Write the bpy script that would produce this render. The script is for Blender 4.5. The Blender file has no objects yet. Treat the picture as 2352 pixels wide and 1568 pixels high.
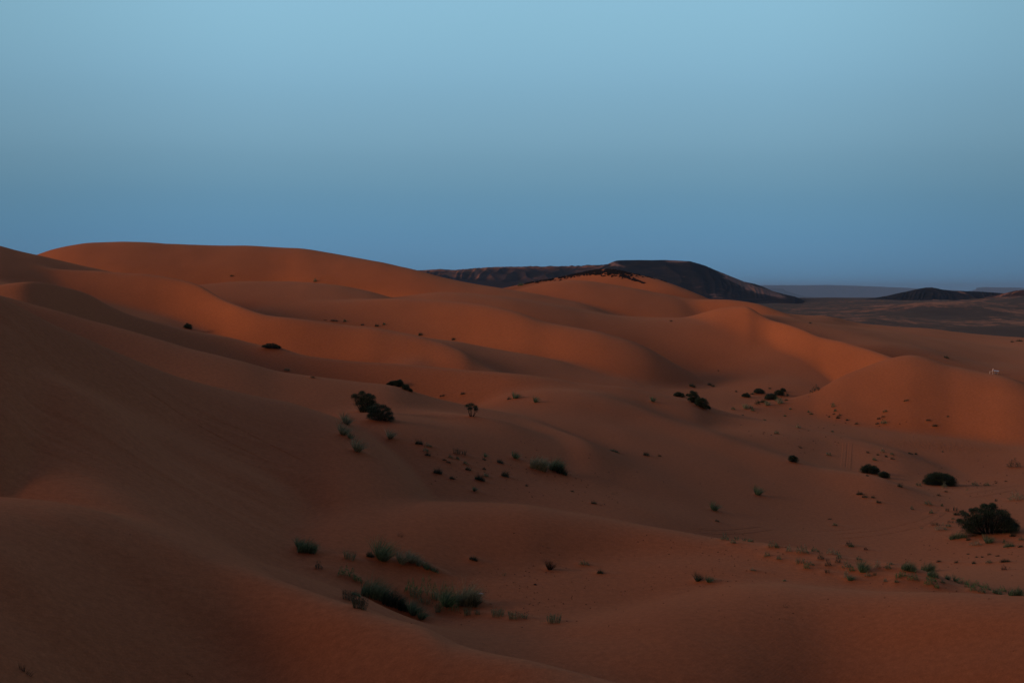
import bpy, math, random
import numpy as np
from mathutils import Vector, Matrix

random.seed(7)
rng = np.random.default_rng(11)
R = math.radians
S = bpy.context.scene
COL = S.collection

# ------------------------------------------------------------------ camera
F = 3267.0          # focal length in photo pixels (picture 2352 wide)
UC, VH = 1176.0, 672.0   # column straight ahead, row of the eye-level horizon
cam_d = bpy.data.cameras.new('camera')
cam = bpy.data.objects.new('camera', cam_d)
COL.objects.link(cam)
cam_d.sensor_width = 36.0
cam_d.lens = F / 2352 * 36.0
cam_d.shift_y = -(784 - VH) / 2352
cam_d.clip_start = 0.1
cam_d.clip_end = 80000
cam.location = (0, 0, 0)
cam.rotation_euler = (R(90), 0, 0)
S.camera = cam

# ------------------------------------------------------------------ sky and sun
SKY_BACK = 0.05
SUN_AZ, SUN_EL = R(-112), R(12)      # azimuth from +Y clockwise (behind the camera, to the left)
sun_dir = Vector((math.sin(SUN_AZ) * math.cos(SUN_EL), math.cos(SUN_AZ) * math.cos(SUN_EL), math.sin(SUN_EL)))
w = bpy.data.worlds.new('World'); S.world = w
w.use_nodes = True
nt = w.node_tree; N = nt.nodes; L = nt.links
bg = N['Background']
tc = N.new('ShaderNodeTexCoord')
sep = N.new('ShaderNodeSeparateXYZ'); L.new(tc.outputs['Generated'], sep.inputs[0])
asn = N.new('ShaderNodeMath'); asn.operation = 'ARCSINE'; L.new(sep.outputs['Z'], asn.inputs[0])
deg = N.new('ShaderNodeMath'); deg.operation = 'MULTIPLY_ADD'; L.new(asn.outputs[0], deg.inputs[0])
deg.inputs[1].default_value = 180 / math.pi / 100; deg.inputs[2].default_value = 0.1   # -10..90 degrees -> 0..1
nz = N.new('ShaderNodeTexNoise'); L.new(tc.outputs['Generated'], nz.inputs['Vector'])
nz.inputs['Scale'].default_value = 2.2; nz.inputs['Detail'].default_value = 2
nzm = N.new('ShaderNodeMath'); nzm.operation = 'MULTIPLY_ADD'; L.new(nz.outputs['Fac'], nzm.inputs[0])
nzm.inputs[1].default_value = 0.016; L.new(deg.outputs[0], nzm.inputs[2])
sub = N.new('ShaderNodeMath'); sub.operation = 'SUBTRACT'; L.new(nzm.outputs[0], sub.inputs[0]); sub.inputs[1].default_value = 0.008
def ramp(nodes, stops, interp='B_SPLINE'):
    r = nodes.new('ShaderNodeValToRGB'); r.color_ramp.interpolation = interp
    e = r.color_ramp.elements
    while len(e) < len(stops): e.new(0.5)
    for x, (p, c) in zip(e, stops):
        x.position = p; x.color = (*c, 1)
    return r
def srgb(r, g, b):
    f = lambda c: (c / 255 / 12.92) if c <= 10 else ((c / 255 + 0.055) / 1.055) ** 2.4
    return (f(r), f(g), f(b))
SKY = [(0.00, srgb(60, 90, 115)), (0.09, srgb(88, 140, 178)), (0.115, srgb(95, 144, 180)), (0.125, srgb(97, 146, 179)), (0.14, srgb(106, 151, 178)),
       (0.157, srgb(120, 163, 187)), (0.183, srgb(132, 178, 203)), (0.216, srgb(142, 190, 215)), (0.30, srgb(142, 184, 218)),
       (0.45, srgb(148, 172, 208)), (0.7, srgb(108, 124, 166)), (1.0, srgb(78, 90, 132))]
rp = ramp(N, SKY, 'CARDINAL'); L.new(sub.outputs[0], rp.inputs[0])
# the sky facing the camera is the bright side of dusk; it dims towards the back and a little to both sides
ym = N.new('ShaderNodeMapRange'); ym.interpolation_type = 'SMOOTHSTEP'; L.new(sep.outputs['Y'], ym.inputs[0])
ym.inputs[1].default_value = -0.5; ym.inputs[2].default_value = 0.75; ym.inputs[3].default_value = SKY_BACK; ym.inputs[4].default_value = 1.0
xa = N.new('ShaderNodeMath'); xa.operation = 'ABSOLUTE'; L.new(sep.outputs['X'], xa.inputs[0])
xm = N.new('ShaderNodeMapRange'); xm.interpolation_type = 'SMOOTHSTEP'; L.new(xa.outputs[0], xm.inputs[0])
xm.inputs[1].default_value = 0.16; xm.inputs[2].default_value = 0.40; xm.inputs[3].default_value = 1.0; xm.inputs[4].default_value = 0.80
ml = N.new('ShaderNodeMath'); ml.operation = 'MULTIPLY'; L.new(ym.outputs[0], ml.inputs[0]); L.new(xm.outputs[0], ml.inputs[1])
vm = N.new('ShaderNodeVectorMath'); vm.operation = 'SCALE'; L.new(rp.outputs[0], vm.inputs[0]); L.new(ml.outputs[0], vm.inputs['Scale'])
# warm afterglow low over the opposite horizon, round the sun's direction
dt = N.new('ShaderNodeVectorMath'); dt.operation = 'DOT_PRODUCT'; L.new(tc.outputs['Generated'], dt.inputs[0])
dt.inputs[1].default_value = (math.sin(SUN_AZ), math.cos(SUN_AZ), 0.05)
gl = N.new('ShaderNodeMapRange'); L.new(dt.outputs['Value'], gl.inputs[0])
gl.inputs[1].default_value = 0.45; gl.inputs[2].default_value = 1.0
gl.interpolation_type = 'SMOOTHSTEP'
mx = N.new('ShaderNodeMix'); mx.data_type = 'RGBA'
L.new(gl.outputs[0], mx.inputs[0]); L.new(vm.outputs[0], mx.inputs[6]); mx.inputs[7].default_value = (0.34, 0.155, 0.10, 1)
L.new(mx.outputs[2], bg.inputs['Color'])
bg.inputs['Strength'].default_value = 1.0
sun_l = bpy.data.lights.new('sun', 'SUN'); sun_o = bpy.data.objects.new('sun', sun_l); COL.objects.link(sun_o)
sun_l.energy = 1.85; sun_l.angle = R(22); sun_l.color = (1.0, 0.58, 0.36)
sun_o.rotation_euler = (-sun_dir).to_track_quat('-Z', 'Y').to_euler()
sun_o.location = sun_dir * 50
S.view_settings.view_transform = 'Standard'; S.view_settings.look = 'None'
S.view_settings.exposure = 0; S.view_settings.gamma = 1
S.cycles.max_bounces = 6

# ------------------------------------------------------------------ terrain height field
UG = np.arange(-1400, 3801, 2.0)     # column table
def smooth(a, sig):
    if sig <= 0: return a
    n = int(sig * 3 / 2) + 1
    k = np.exp(-0.5 * (np.arange(-n, n + 1) * 2 / sig) ** 2); k /= k.sum()
    return np.convolve(np.pad(a, n, mode='edge'), k, mode='valid')
class Dune:
    """a dune body: crest points (u, v, Y), windward (near) slope, lee (far) slope, crest rounding radius"""
    def __init__(s, pts, sf, sb, rad, k=0.9, sig=20):
        if pts[0][0] > -150: pts = [(pts[0][0] - 900, pts[0][1] + 3000, pts[0][2]), (pts[0][0] - 220, pts[0][1] + 130, pts[0][2])] + list(pts)
        if pts[-1][0] < 2380: pts = list(pts) + [(pts[-1][0] + 220, pts[-1][1] + 130, pts[-1][2]), (pts[-1][0] + 900, pts[-1][1] + 3000, pts[-1][2])]
        u = [p[0] for p in pts]
        tab = lambda vals: smooth(np.interp(UG, u, vals), sig)
        s.v = tab([p[1] for p in pts]); s.y = smooth(np.interp(UG, u, [p[2] for p in pts]), max(sig * 2.2, 26))
        def arr(x):
            if isinstance(x, (int, float)): return np.full(UG.shape, float(x))
            return smooth(np.interp(UG, [q[0] for q in x], [q[1] for q in x]), 80)
        s.sf, s.sb, s.rad = arr(sf), arr(sb), arr(rad)
        s.k = k
    def z(s, u, Y):
        g = lambda t: np.interp(u, UG, t)
        a = (g(s.v) - VH) / F; yc = g(s.y); rad = g(s.rad)
        sp = lambda x: .5 * (x + np.sqrt(x * x + .0036)) + .008     # soft floor
        p = sp(g(s.sf) + a); q = sp(g(s.sb) - a)
        x = (p - q) / (p + q)
        ts = rad * x / np.sqrt(np.maximum(1 - x * x, 1e-6))
        t = Y - yc + ts
        d = (q - p) / 2 * t + (q + p) / 2 * np.sqrt(t * t + rad * rad) - rad * np.sqrt(p * q)
        d = d + .006 * np.maximum(yc - 25 - Y, 0) ** 2 * (yc > 80)
        return -a * Y - d
def smax(a, b, k):
    h = np.maximum(k - np.abs(a - b), 0) / k
    return np.maximum(a, b) + h * h * k * 0.25

BODIES = [
 # skyline dune far left, big and round
 Dune([(-900,600,430),(-200,640,425),(0,620,422),(60,596,420),(87,583,420),(133,569,420),(183,560,420),(235,556.5,420),(284,554,420),(334,557,420),(467,563,420),(574,564,420),(634,569,420),(700,571,415),(784,585,410),(884,604,400),(951,620,390),(1018,637,380),(1084,652,375),(1151,662,370),(1250,678,365),(1350,700,360),(1450,740,355)],
      [(0,.40),(600,.42),(900,.40),(1100,.22)], [(0,.3),(2400,.25)], 14, 1.5),
 # rocky-topped dune in the centre distance and its front bulge
 Dune([(1000,720,425),(1100,677,430),(1154,661,430),(1220,647,435),(1284,638,438),(1332,626,440),(1379,617,440),(1411,617,438),(1459,630,430),(1509,639,423),(1554,655,415),(1601,674,407),(1630,686.5,403),(1700,720,398),(1800,770,395)],
      .38, .25, 8, 1.5),
 Dune([(1080,705,395),(1154,672,398),(1220,655,400),(1284,643,400),(1347,644,398),(1450,660,390),(1550,680,385),(1640,706,380),(1750,760,380)], .3, .12, 10, 1.5),
 Dune([(1360,760,392),(1440,712,391),(1480,693,390),(1506,684,388),(1554,687,384),(1665,687.5,375),(1700,690,371),(1754,699,366),(1777,710,362),(1827,727,355),(1900,760,350)], .4, .15, 5, 1.0),
 # right, behind: long low dune whose edge meets the stony plain
 Dune([(1700,740,395),(1777,713,400),(1827,724,410),(1867,724,420),(1901,725,425),(1934,732,428),(1954,740,430),(2001,745,430),(2134,755,430),(2268,769,428),(2351,775,425),(2600,790,420),(3300,810,420)], .04, .25, 8, 1.0),
 # far left ridge with the dark lee face, and the ridge in front of it
 Dune([(-900,520,300),(-300,525,305),(0,563,308),(33,574,310),(87,585,312),(113,592,314),(167,605,316),(234,621,320),(330,640,322),(450,690,322)], .22, .35, 6, 1.2),
 Dune([(-900,540,280),(-200,560,285),(0,585,300),(57,607,298),(117,617,297),(234,622,296),(334,630,294),(384,637,292),(434,647,288),(467,660,284),(514,689,274),(567,709,266),(617,724,261),(667,730,258),(784,744,254),(851,750,251),(964,771,246),(1020,788,241),(1068,807,236),(1101,831,233),(1134,848,230),(1190,870,226),(1300,920,220)],
      [(0,.36),(500,.48),(1000,.42),(1134,.3)], .32, [(0,4),(450,3),(560,2.5),(900,6)], .9, 11),
 Dune([(860,800,256),(920,778,257),(964,772.5,258),(1051,784,260),(1118,797,260),(1218,814,259),(1300,832,257),(1400,862,254),(1500,905,250)], .13, .3, 6, .9),
 # pair of rounded dunes in the middle distance
 Dune([(300,690,325),(440,656,330),(534,647,335),(617,645,335),(700,647,335),(784,654,334),(850,668,330),(950,700,325)], .22, .25, 10, 1.2),
 Dune([(480,740,300),(560,716,300),(600,706,304),(667,700,308),(784,693,310),(851,687,310),(917,685,310),(1018,689,306),(1118,700,298),(1201,720,290),(1251,741,284),(1334,754,278),(1384,764,274),(1434,777,271),(1485,795,268),(1560,840,264)],
      [(600,.2),(850,.36),(1200,.44),(1400,.34)], .25, 7, 1.0),
 # ridge with knife edge on the right
 Dune([(1280,800,350),(1384,768,350),(1451,750,349),(1510,741,347),(1568,733,345),(1600,722,343),(1650,708,340),(1690,703,336),(1720,703,333),(1734,713,330),(1767,734,321),(1807,744,311),(1851,760,301),(1884,775,294),(1934,784,286),(2001,804,273),(2051,822,262),(2120,850,255),(2250,900,250)],
      [(1380,.2),(1600,.32),(1800,.42),(2000,.38)], [(1400,.1),(1700,.3),(2000,.25)], [(1400,12),(1600,9),(1720,1.6),(1850,1.8),(2000,4)], .8, 9),
 # right dune that carries the table
 Dune([(1560,980,226),(1674,944,235),(1767,924,242),(1810,916,244),(1867,901,246),(1934,864,250),(2001,837,252),(2051,821,252),(2087,814.5,252),(2107,816,251.5),(2134,822,250),(2184,839,247),(2251,852,243),(2301,861,239),(2334,871,236),(2360,881,234),(2480,930,226),(2900,980,220)],
      [(1674,.14),(1900,.26),(2080,.38),(2350,.38)], .34, [(1674,3),(2000,3),(2087,6),(2350,8)], .9, 11),
 # long ridge right across the middle
 Dune([(-900,680,180),(-200,668,182),(0,654,185),(50,648,187),(80,647,188),(133,654,196),(200,674,206),(250,704,213),(300,724,218),(360,741,223),(424,756,226),(450,761,227),(534,776,230),(584,790,228.5),(644,802,226),(700,817,223.5),(784,827,220),(934,837,215),(1071,851,211),(1168,857,209),(1251,867,208),(1334,879,208.5),(1434,887,209),(1501,900,210),(1545,908,210.5),(1600,918,211),(1634,934,212),(1677,947,212),(1740,962,209),(1800,972,207),(1867,988,205),(1934,1003,202),(2006,1018,198),(2067,1034,195),(2150,1066,190),(2250,1110,185)],
      [(0,.36),(600,.32),(1000,.42),(1300,.22),(1500,.14),(1700,.08)], [(0,.34),(1300,.34),(1700,.3),(2050,.2)], [(0,1.5),(250,2.0),(600,3),(1100,3),(1400,5)], .8, 14),
 # nose of the central belly, running out to the valley floor
 Dune([(1150,905,197),(1251,892,198),(1330,894,198),(1400,907,196),(1493,940,191),(1560,966,186),(1640,993,181),(1688,1011,178),(1786,1044,172),(1884,1078,167),(1981,1087,163),(2010,1091,162),(2042,1101,160),(2100,1125,158),(2200,1170,155)],
      [(1200,.2),(1600,.3),(1800,.14)], [(1300,.1),(2000,.24)], [(1300,10),(1700,6),(1981,3)], 1.2),
 # brown ridges of the near left slope
 Dune([(-900,600,148),(-200,640,149),(0,677,168),(110,707,167),(190,730,166),(277,754,165),(400,790,163),(567,831,162),(634,850,162),(784,873,163),(834,879,163.5),(897,884,164),(934,894,165),(984,911,166),(1034,924,167),(1074,933,167.5),(1131,941,168),(1220,965,168),(1350,1010,150)],
      [(0,.3),(600,.2),(900,.16)], .33, [(0,3),(900,4),(1100,8)], .8),
 Dune([(-900,560,116),(-200,630,118),(0,680,112),(60,712,114.5),(133,750,117),(233,794,121),(334,837,124),(400,864,126),(467,882,128),(567,904,131),(667,924,133),(784,964,128),(860,1010,125),(940,1080,121),(1020,1180,117)],
      [(0,.3),(400,.26),(667,.2),(800,.2)], [(0,.3),(450,.24),(800,.16)], [(0,3),(400,5),(600,9)], .8),
 # low swell that bounds the grassy bowl
 Dune([(300,1420,92),(480,1320,97),(620,1230,102),(700,1186,104),(784,1158,106),(984,1149,108),(1100,1152,109),(1218,1158,109),(1318,1177,108.4),(1451,1203,107),(1568,1222,105),(1650,1237,103.5),(1767,1248,102),(1867,1262,100.5),(1967,1282,99),(2067,1293,97.5),(2134,1312,96.5),(2201,1339,95),(2268,1353,94),(2351,1378,92),(2600,1400,90)],
      [(500,.1),(780,.2),(1200,.38),(1500,.3),(1900,.16)], [(700,.2),(1200,.22),(1500,.26)], [(800,9),(1200,7),(1500,3)], .7),
 # nearest right dune
 Dune([(1000,1470,84),(1200,1440,85),(1400,1400,86.5),(1550,1365,87.5),(1700,1341,88),(1800,1338,87.5),(1900,1349,86.5),(2000,1356,85.2),(2067,1358,84.2),(2234,1363,81.6),(2351,1368,79.8),(2600,1375,76)],
      [(1300,.12),(1700,.22),(1900,.32),(2300,.36)], .3, [(1400,10),(1700,8),(1900,5),(2300,5)], .6),
 # nearest left dune
 Dune([(-900,1100,62),(-200,1138,66),(0,1146,68),(133,1158,70),(233,1174,71.5),(334,1198,72.3),(417,1225,72),(500,1264,70.8),(584,1302,68.6),(650,1337,66),(734,1371,63.6),(784,1388,62),(851,1411,60.3),(917,1428,58.8),(970,1438,57.8),(1001,1449,57.2),(1044,1474,56.2),(1134,1496,54.5),(1218,1514,53),(1318,1541,51.2),(1434,1568,49.5),(1600,1620,47.5),(1800,1690,46),(2100,1800,45)],
      [(0,.30),(400,.30),(900,.34),(1400,.30)], [(0,.24),(400,.27),(700,.33),(1400,.33)], [(0,9),(400,6),(650,3),(1300,2.5)], .7),
]
# broad ground between the dunes: (u, z, Y), or (u, None, Y, v) for a visible spot given by its row
BASE = [
 (-900,-1.7,.5),(1176,-1.7,.5),(3300,-1.7,.5),(-400,-8.6,20),(1176,-9,20),(2600,-9,20),(-400,-15,40),(0,-15.5,40),(1176,-16.5,40),(2400,-17,40),
 (-300,-15,50),(500,-17.5,50),(1176,-18.5,50),(2000,-19.5,50),(2600,-19.5,50),(1500,-20,62),(2000,-20.4,64),(2500,-20.2,64),(1176,-19,62),
 (1500,None,74,1560),(1800,-20.4,74),(2300,-20.4,74),(1300,None,76,1480),
 (900,None,80,1420),(1100,None,80,1430),(1300,None,80,1437),(1500,None,82,1435),(1650,None,85,1395),(1000,None,88,1330),(1200,None,90,1330),(1500,None,91,1330),(1700,None,96,1290),
 (850,None,96,1240),(700,None,91,1250),(725,None,104,1165),(600,None,82,1300),(850,None,78,1380),(750,None,80,1340),
 (-300,-11.6,90),(-300,-12.6,80),(-300,-8,112),(0,None,88,1000),(0,None,82,1085),(170,None,88,1030),(200,None,82,1105),(300,None,80,1150),(400,None,80,1190),(600,None,88,1235),(200,None,100,900),(400,None,100,1045),(0,None,100,850),(600,None,102,1100),(500,None,95,1130),
 (800,None,123,1055),(1000,None,119,1105),(-300,-5,140),(0,-6,138),(400,-11,142),(700,-13,140),(800,None,140,950),(1000,None,145,965),(1131,None,150,960),(900,None,130,1000),(850,None,150,943),
 (0,-5,168),(400,-11,186),(784,-14.5,192),(1071,-15.5,194),(1100,None,182,938),(1250,None,180,942),(1250,None,155,1000),(1250,None,128,1100),(1250,-17.6,114),(1500,None,165,1010),(1500,None,140,1100),(1500,None,122,1172),(1500,-19,112),
 (1700,None,140,1150),(1700,None,124,1220),(1700,-21.6,112),(1900,None,135,1210),(1900,-22.1,112),(2060,-22.1,112),(2100,None,160,1130),(2280,None,130,1225),(2351,None,112,1300),(2200,None,110,1310),(2050,None,185,1080),(2200,None,200,1040),(2351,None,196,1048),(2600,-22.4,150),(2600,-22,200),
 (1850,None,190,1012),(1700,None,195,985),(1500,-19,200),(1900,-20.6,218),(1750,-20,222),
 (1700,None,235,935),(1650,None,250,900),(1500,None,265,872),(1750,None,262,878),(1350,-14.5,240),(1400,-14,262),(1560,None,258,885),
 (0,1,250),(400,-8,240),(784,-14,245),(1100,-15,245),(0,3,300),(400,-3,302),(667,-6.2,292),(900,-10,292),(1200,-11,292),(200,2,370),(600,-2,362),(900,-2,352),(1000,None,345,671),(1150,None,340,681),(1250,None,330,701),(1350,None,358,728),(1450,None,367,737),(1560,-8.6,368),(1620,None,292,852),(1720,None,292,833),(1800,None,284,836),
 (1777,None,348,722),(1830,None,346,735),(1850,None,325,750),(1930,None,310,776),(2001,None,295,796),(2100,None,300,801),(2100,None,370,771),(2250,None,380,791),(2250,None,312,831),(2351,None,292,860),(2351,None,390,791),(1950,None,380,755),(1867,None,392,740),(2600,-17,300),(2600,-14,400),
 (2150,-19,275),(2400,-20,272),
 (0,-2,480),(600,-5,480),(1200,-9,480),(1800,-15,480),(2400,-19,480),(600,-24,640),(1800,-29,640),(0,-28,900),(2400,-32,900),
]
bp = []
for p in BASE:
    z = p[1] if p[1] is not None else -(p[3] - VH) / F * p[2]
    bp.append(((p[0] - UC) / F, math.log(p[2]), z))
bp = np.array(bp)
def tps_fit(P, z, lam=2e-4):
    d = np.linalg.norm(P[:, None] - P[None], axis=2); K = np.where(d > 0, d * d * np.log(np.maximum(d, 1e-9)), 0)
    n = len(P); A = np.zeros((n + 3, n + 3)); A[:n, :n] = K + np.eye(n) * lam
    Q = np.c_[np.ones(n), P]; A[:n, n:] = Q; A[n:, :n] = Q.T
    return np.linalg.solve(A, np.r_[z, 0, 0, 0])
TPW = tps_fit(bp[:, :2], bp[:, 2])
LBY = np.log(np.geomspace(.4, 1000, 420)); LBA = np.linspace(-.75, .75, 260)
_A, _B = np.meshgrid(LBA, LBY)
_Z = np.full(_A.shape, TPW[-3]) + TPW[-2] * _A + TPW[-1] * _B
for (a, b, z), wt in zip(bp, TPW[:-3]):
    d2 = (_A - a) ** 2 + (_B - b) ** 2
    _Z += wt * np.where(d2 > 0, d2 * 0.5 * np.log(np.maximum(d2, 1e-12)), 0)
def cub(t):   # Catmull-Rom weights
    return (-.5*t+t*t-.5*t**3, 1-2.5*t*t+1.5*t**3, .5*t+2*t*t-1.5*t**3, -.5*t*t+.5*t**3)
def base_z(u, Y):
    a = np.clip((u - UC) / F, -.74, .74); b = np.log(np.clip(Y, .42, 990))
    fa = (a - LBA[0]) / (LBA[1] - LBA[0]); fb = (b - LBY[0]) / (LBY[1] - LBY[0])
    ia = np.clip(fa.astype(int), 1, len(LBA) - 3); ib = np.clip(fb.astype(int), 1, len(LBY) - 3)
    wa, wb = cub(fa - ia), cub(fb - ib)
    out = 0
    for j in range(4):
        out = out + wb[j] * sum(wa[i] * _Z[ib + j - 1, ia + i - 1] for i in range(4))
    return out
# value noise for gentle relief
_G = rng.random((256, 256))
def vnoise(x, y):
    xi = np.floor(x).astype(int); yi = np.floor(y).astype(int); fx = x - xi; fy = y - yi
    fx = fx * fx * (3 - 2 * fx); fy = fy * fy * (3 - 2 * fy)
    g = lambda i, j: _G[(yi + j) & 255, (xi + i) & 255]
    return (g(0,0)*(1-fx)+g(1,0)*fx)*(1-fy)+(g(0,1)*(1-fx)+g(1,1)*fx)*fy - .5
def sstep(a, b, x):
    t = np.clip((x - a) / (b - a), 0, 1); return t * t * (3 - 2 * t)
# stony plain beyond the sand: level at distance
PY = np.array([0, 430, 600, 1000, 1500, 2200, 3000, 5000, 12000, 35000, 60000.]); PZ = np.array([-40, -40, -33, -30, -27, -20, -12.5, -18.5, -43, -118, -200.])
def plain_z(u, Y):
    z = np.interp(Y, PY, PZ)
    def bump(uc, yc, h, wu, wy):
        return h * np.exp(-((u - uc) / wu) ** 2 - ((np.log(Y / yc)) / wy) ** 2)
    z = z + bump(2180, 1750, 12, 190, .16) + bump(2300, 2300, 11, 110, .12) + bump(2420, 2000, 14, 110, .14) + bump(1960, 1300, 5, 130, .14)
    x = (u - UC) / F * Y
    z = z + (3.4 * vnoise(x / 90, Y / 160) + 2.2 * vnoise(x / 31 + 9, Y / 60) + 1.0 * vnoise(x / 11 + 4, Y / 22)) * sstep(600, 1200, Y) * (1 - sstep(3200, 4500, Y))
    return z
BUMPS = None
def ground(u, Y, detail=True):
    u = np.asarray(u, float); Y = np.asarray(Y, float)
    z = base_z(u, Y)
    for b in BODIES:
        z = smax(z, b.z(u, Y), b.k)
    x = (u - UC) / F * Y
    if detail:
        amp = sstep(40, 70, Y) * (1 - sstep(430, 600, Y))
        z = z + sstep(72, 84, Y) * (1 - sstep(112, 130, Y)) * (1 - sstep(560, 820, u)) * (.12 * vnoise((x + .35 * Y) / 14, (Y + .28 * x) / 1.5) + .05 * vnoise((x + .35 * Y) / 9 + 5, (Y + .28 * x) / .55))
        z = z + (1 - sstep(70, 84, Y)) * sstep(45, 52, Y) * .28 * vnoise((x - .6 * Y) / 11, (Y + .5 * x) / 3.2)
        z = z + amp * (.22 * vnoise(x / 9 + 3, Y / 15 + x / 30) + .09 * vnoise(x / 3.3, Y / 6 + 7))
    if BUMPS is not None and len(BUMPS):
        sel = BUMPS if u.size > 5000 else BUMPS[(BUMPS[:, 4] > u.min() - 90) & (BUMPS[:, 4] < u.max() + 90)]
        for bx, by, h, rr, _u in sel:
            if u.size > 5000:
                mk = (np.abs(Y - by) < 3 * rr) & (np.abs(x - bx - rr) < 5 * rr)
                if not mk.any(): continue
                xx, yy = x[mk] - bx, Y[mk] - by
                z[mk] += h * np.exp(-(np.where(xx > 0, xx / (2.1 * rr), xx / rr)) ** 2 - (yy / rr) ** 2)
            else:
                xx, yy = x - bx, Y - by
                z = z + h * np.exp(-(np.where(xx > 0, xx / (2.1 * rr), xx / rr)) ** 2 - (yy / rr) ** 2)
    far = sstep(470, 620, Y)
    z = z * (1 - far) + plain_z(u, Y) * far
    return z
def visible_Y(u, v, y0=45., y1=640.):
    """distance at which the sight line through photo pixel (u, v) first meets the sand"""
    Ys = np.geomspace(y0, y1, 2600); zz = ground(np.full(Ys.shape, float(u)), Ys)
    vv = VH - F * zz / Ys
    i = np.argmax(vv <= v)
    if vv[i] > v: return None
    return float(Ys[i])

def new_mesh(name, verts, faces=None, mats=(), quads=None, smooth_=True):
    me = bpy.data.meshes.new(name)
    if quads is not None:
        nv, nf = len(verts), len(quads)
        me.vertices.add(nv); me.vertices.foreach_set('co', np.ascontiguousarray(verts, dtype=np.float32).ravel())
        me.loops.add(nf * 4); me.loops.foreach_set('vertex_index', np.ascontiguousarray(quads, dtype=np.int32).ravel())
        me.polygons.add(nf); me.polygons.foreach_set('loop_start', np.arange(0, nf * 4, 4, dtype=np.int32))
        me.polygons.foreach_set('loop_total', np.full(nf, 4, dtype=np.int32))
        me.update(calc_edges=True)
    else:
        me.from_pydata([tuple(p) for p in verts], [], faces); me.update()
    for m in mats: me.materials.append(m)
    if smooth_: me.polygons.foreach_set('use_smooth', np.ones(len(me.polygons), dtype=bool))
    return me
def link(name, me, parent=None, **props):
    o = bpy.data.objects.new(name, me); COL.objects.link(o)
    if parent: o.parent = parent
    for k, v in props.items(): o[k] = v
    return o

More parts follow.
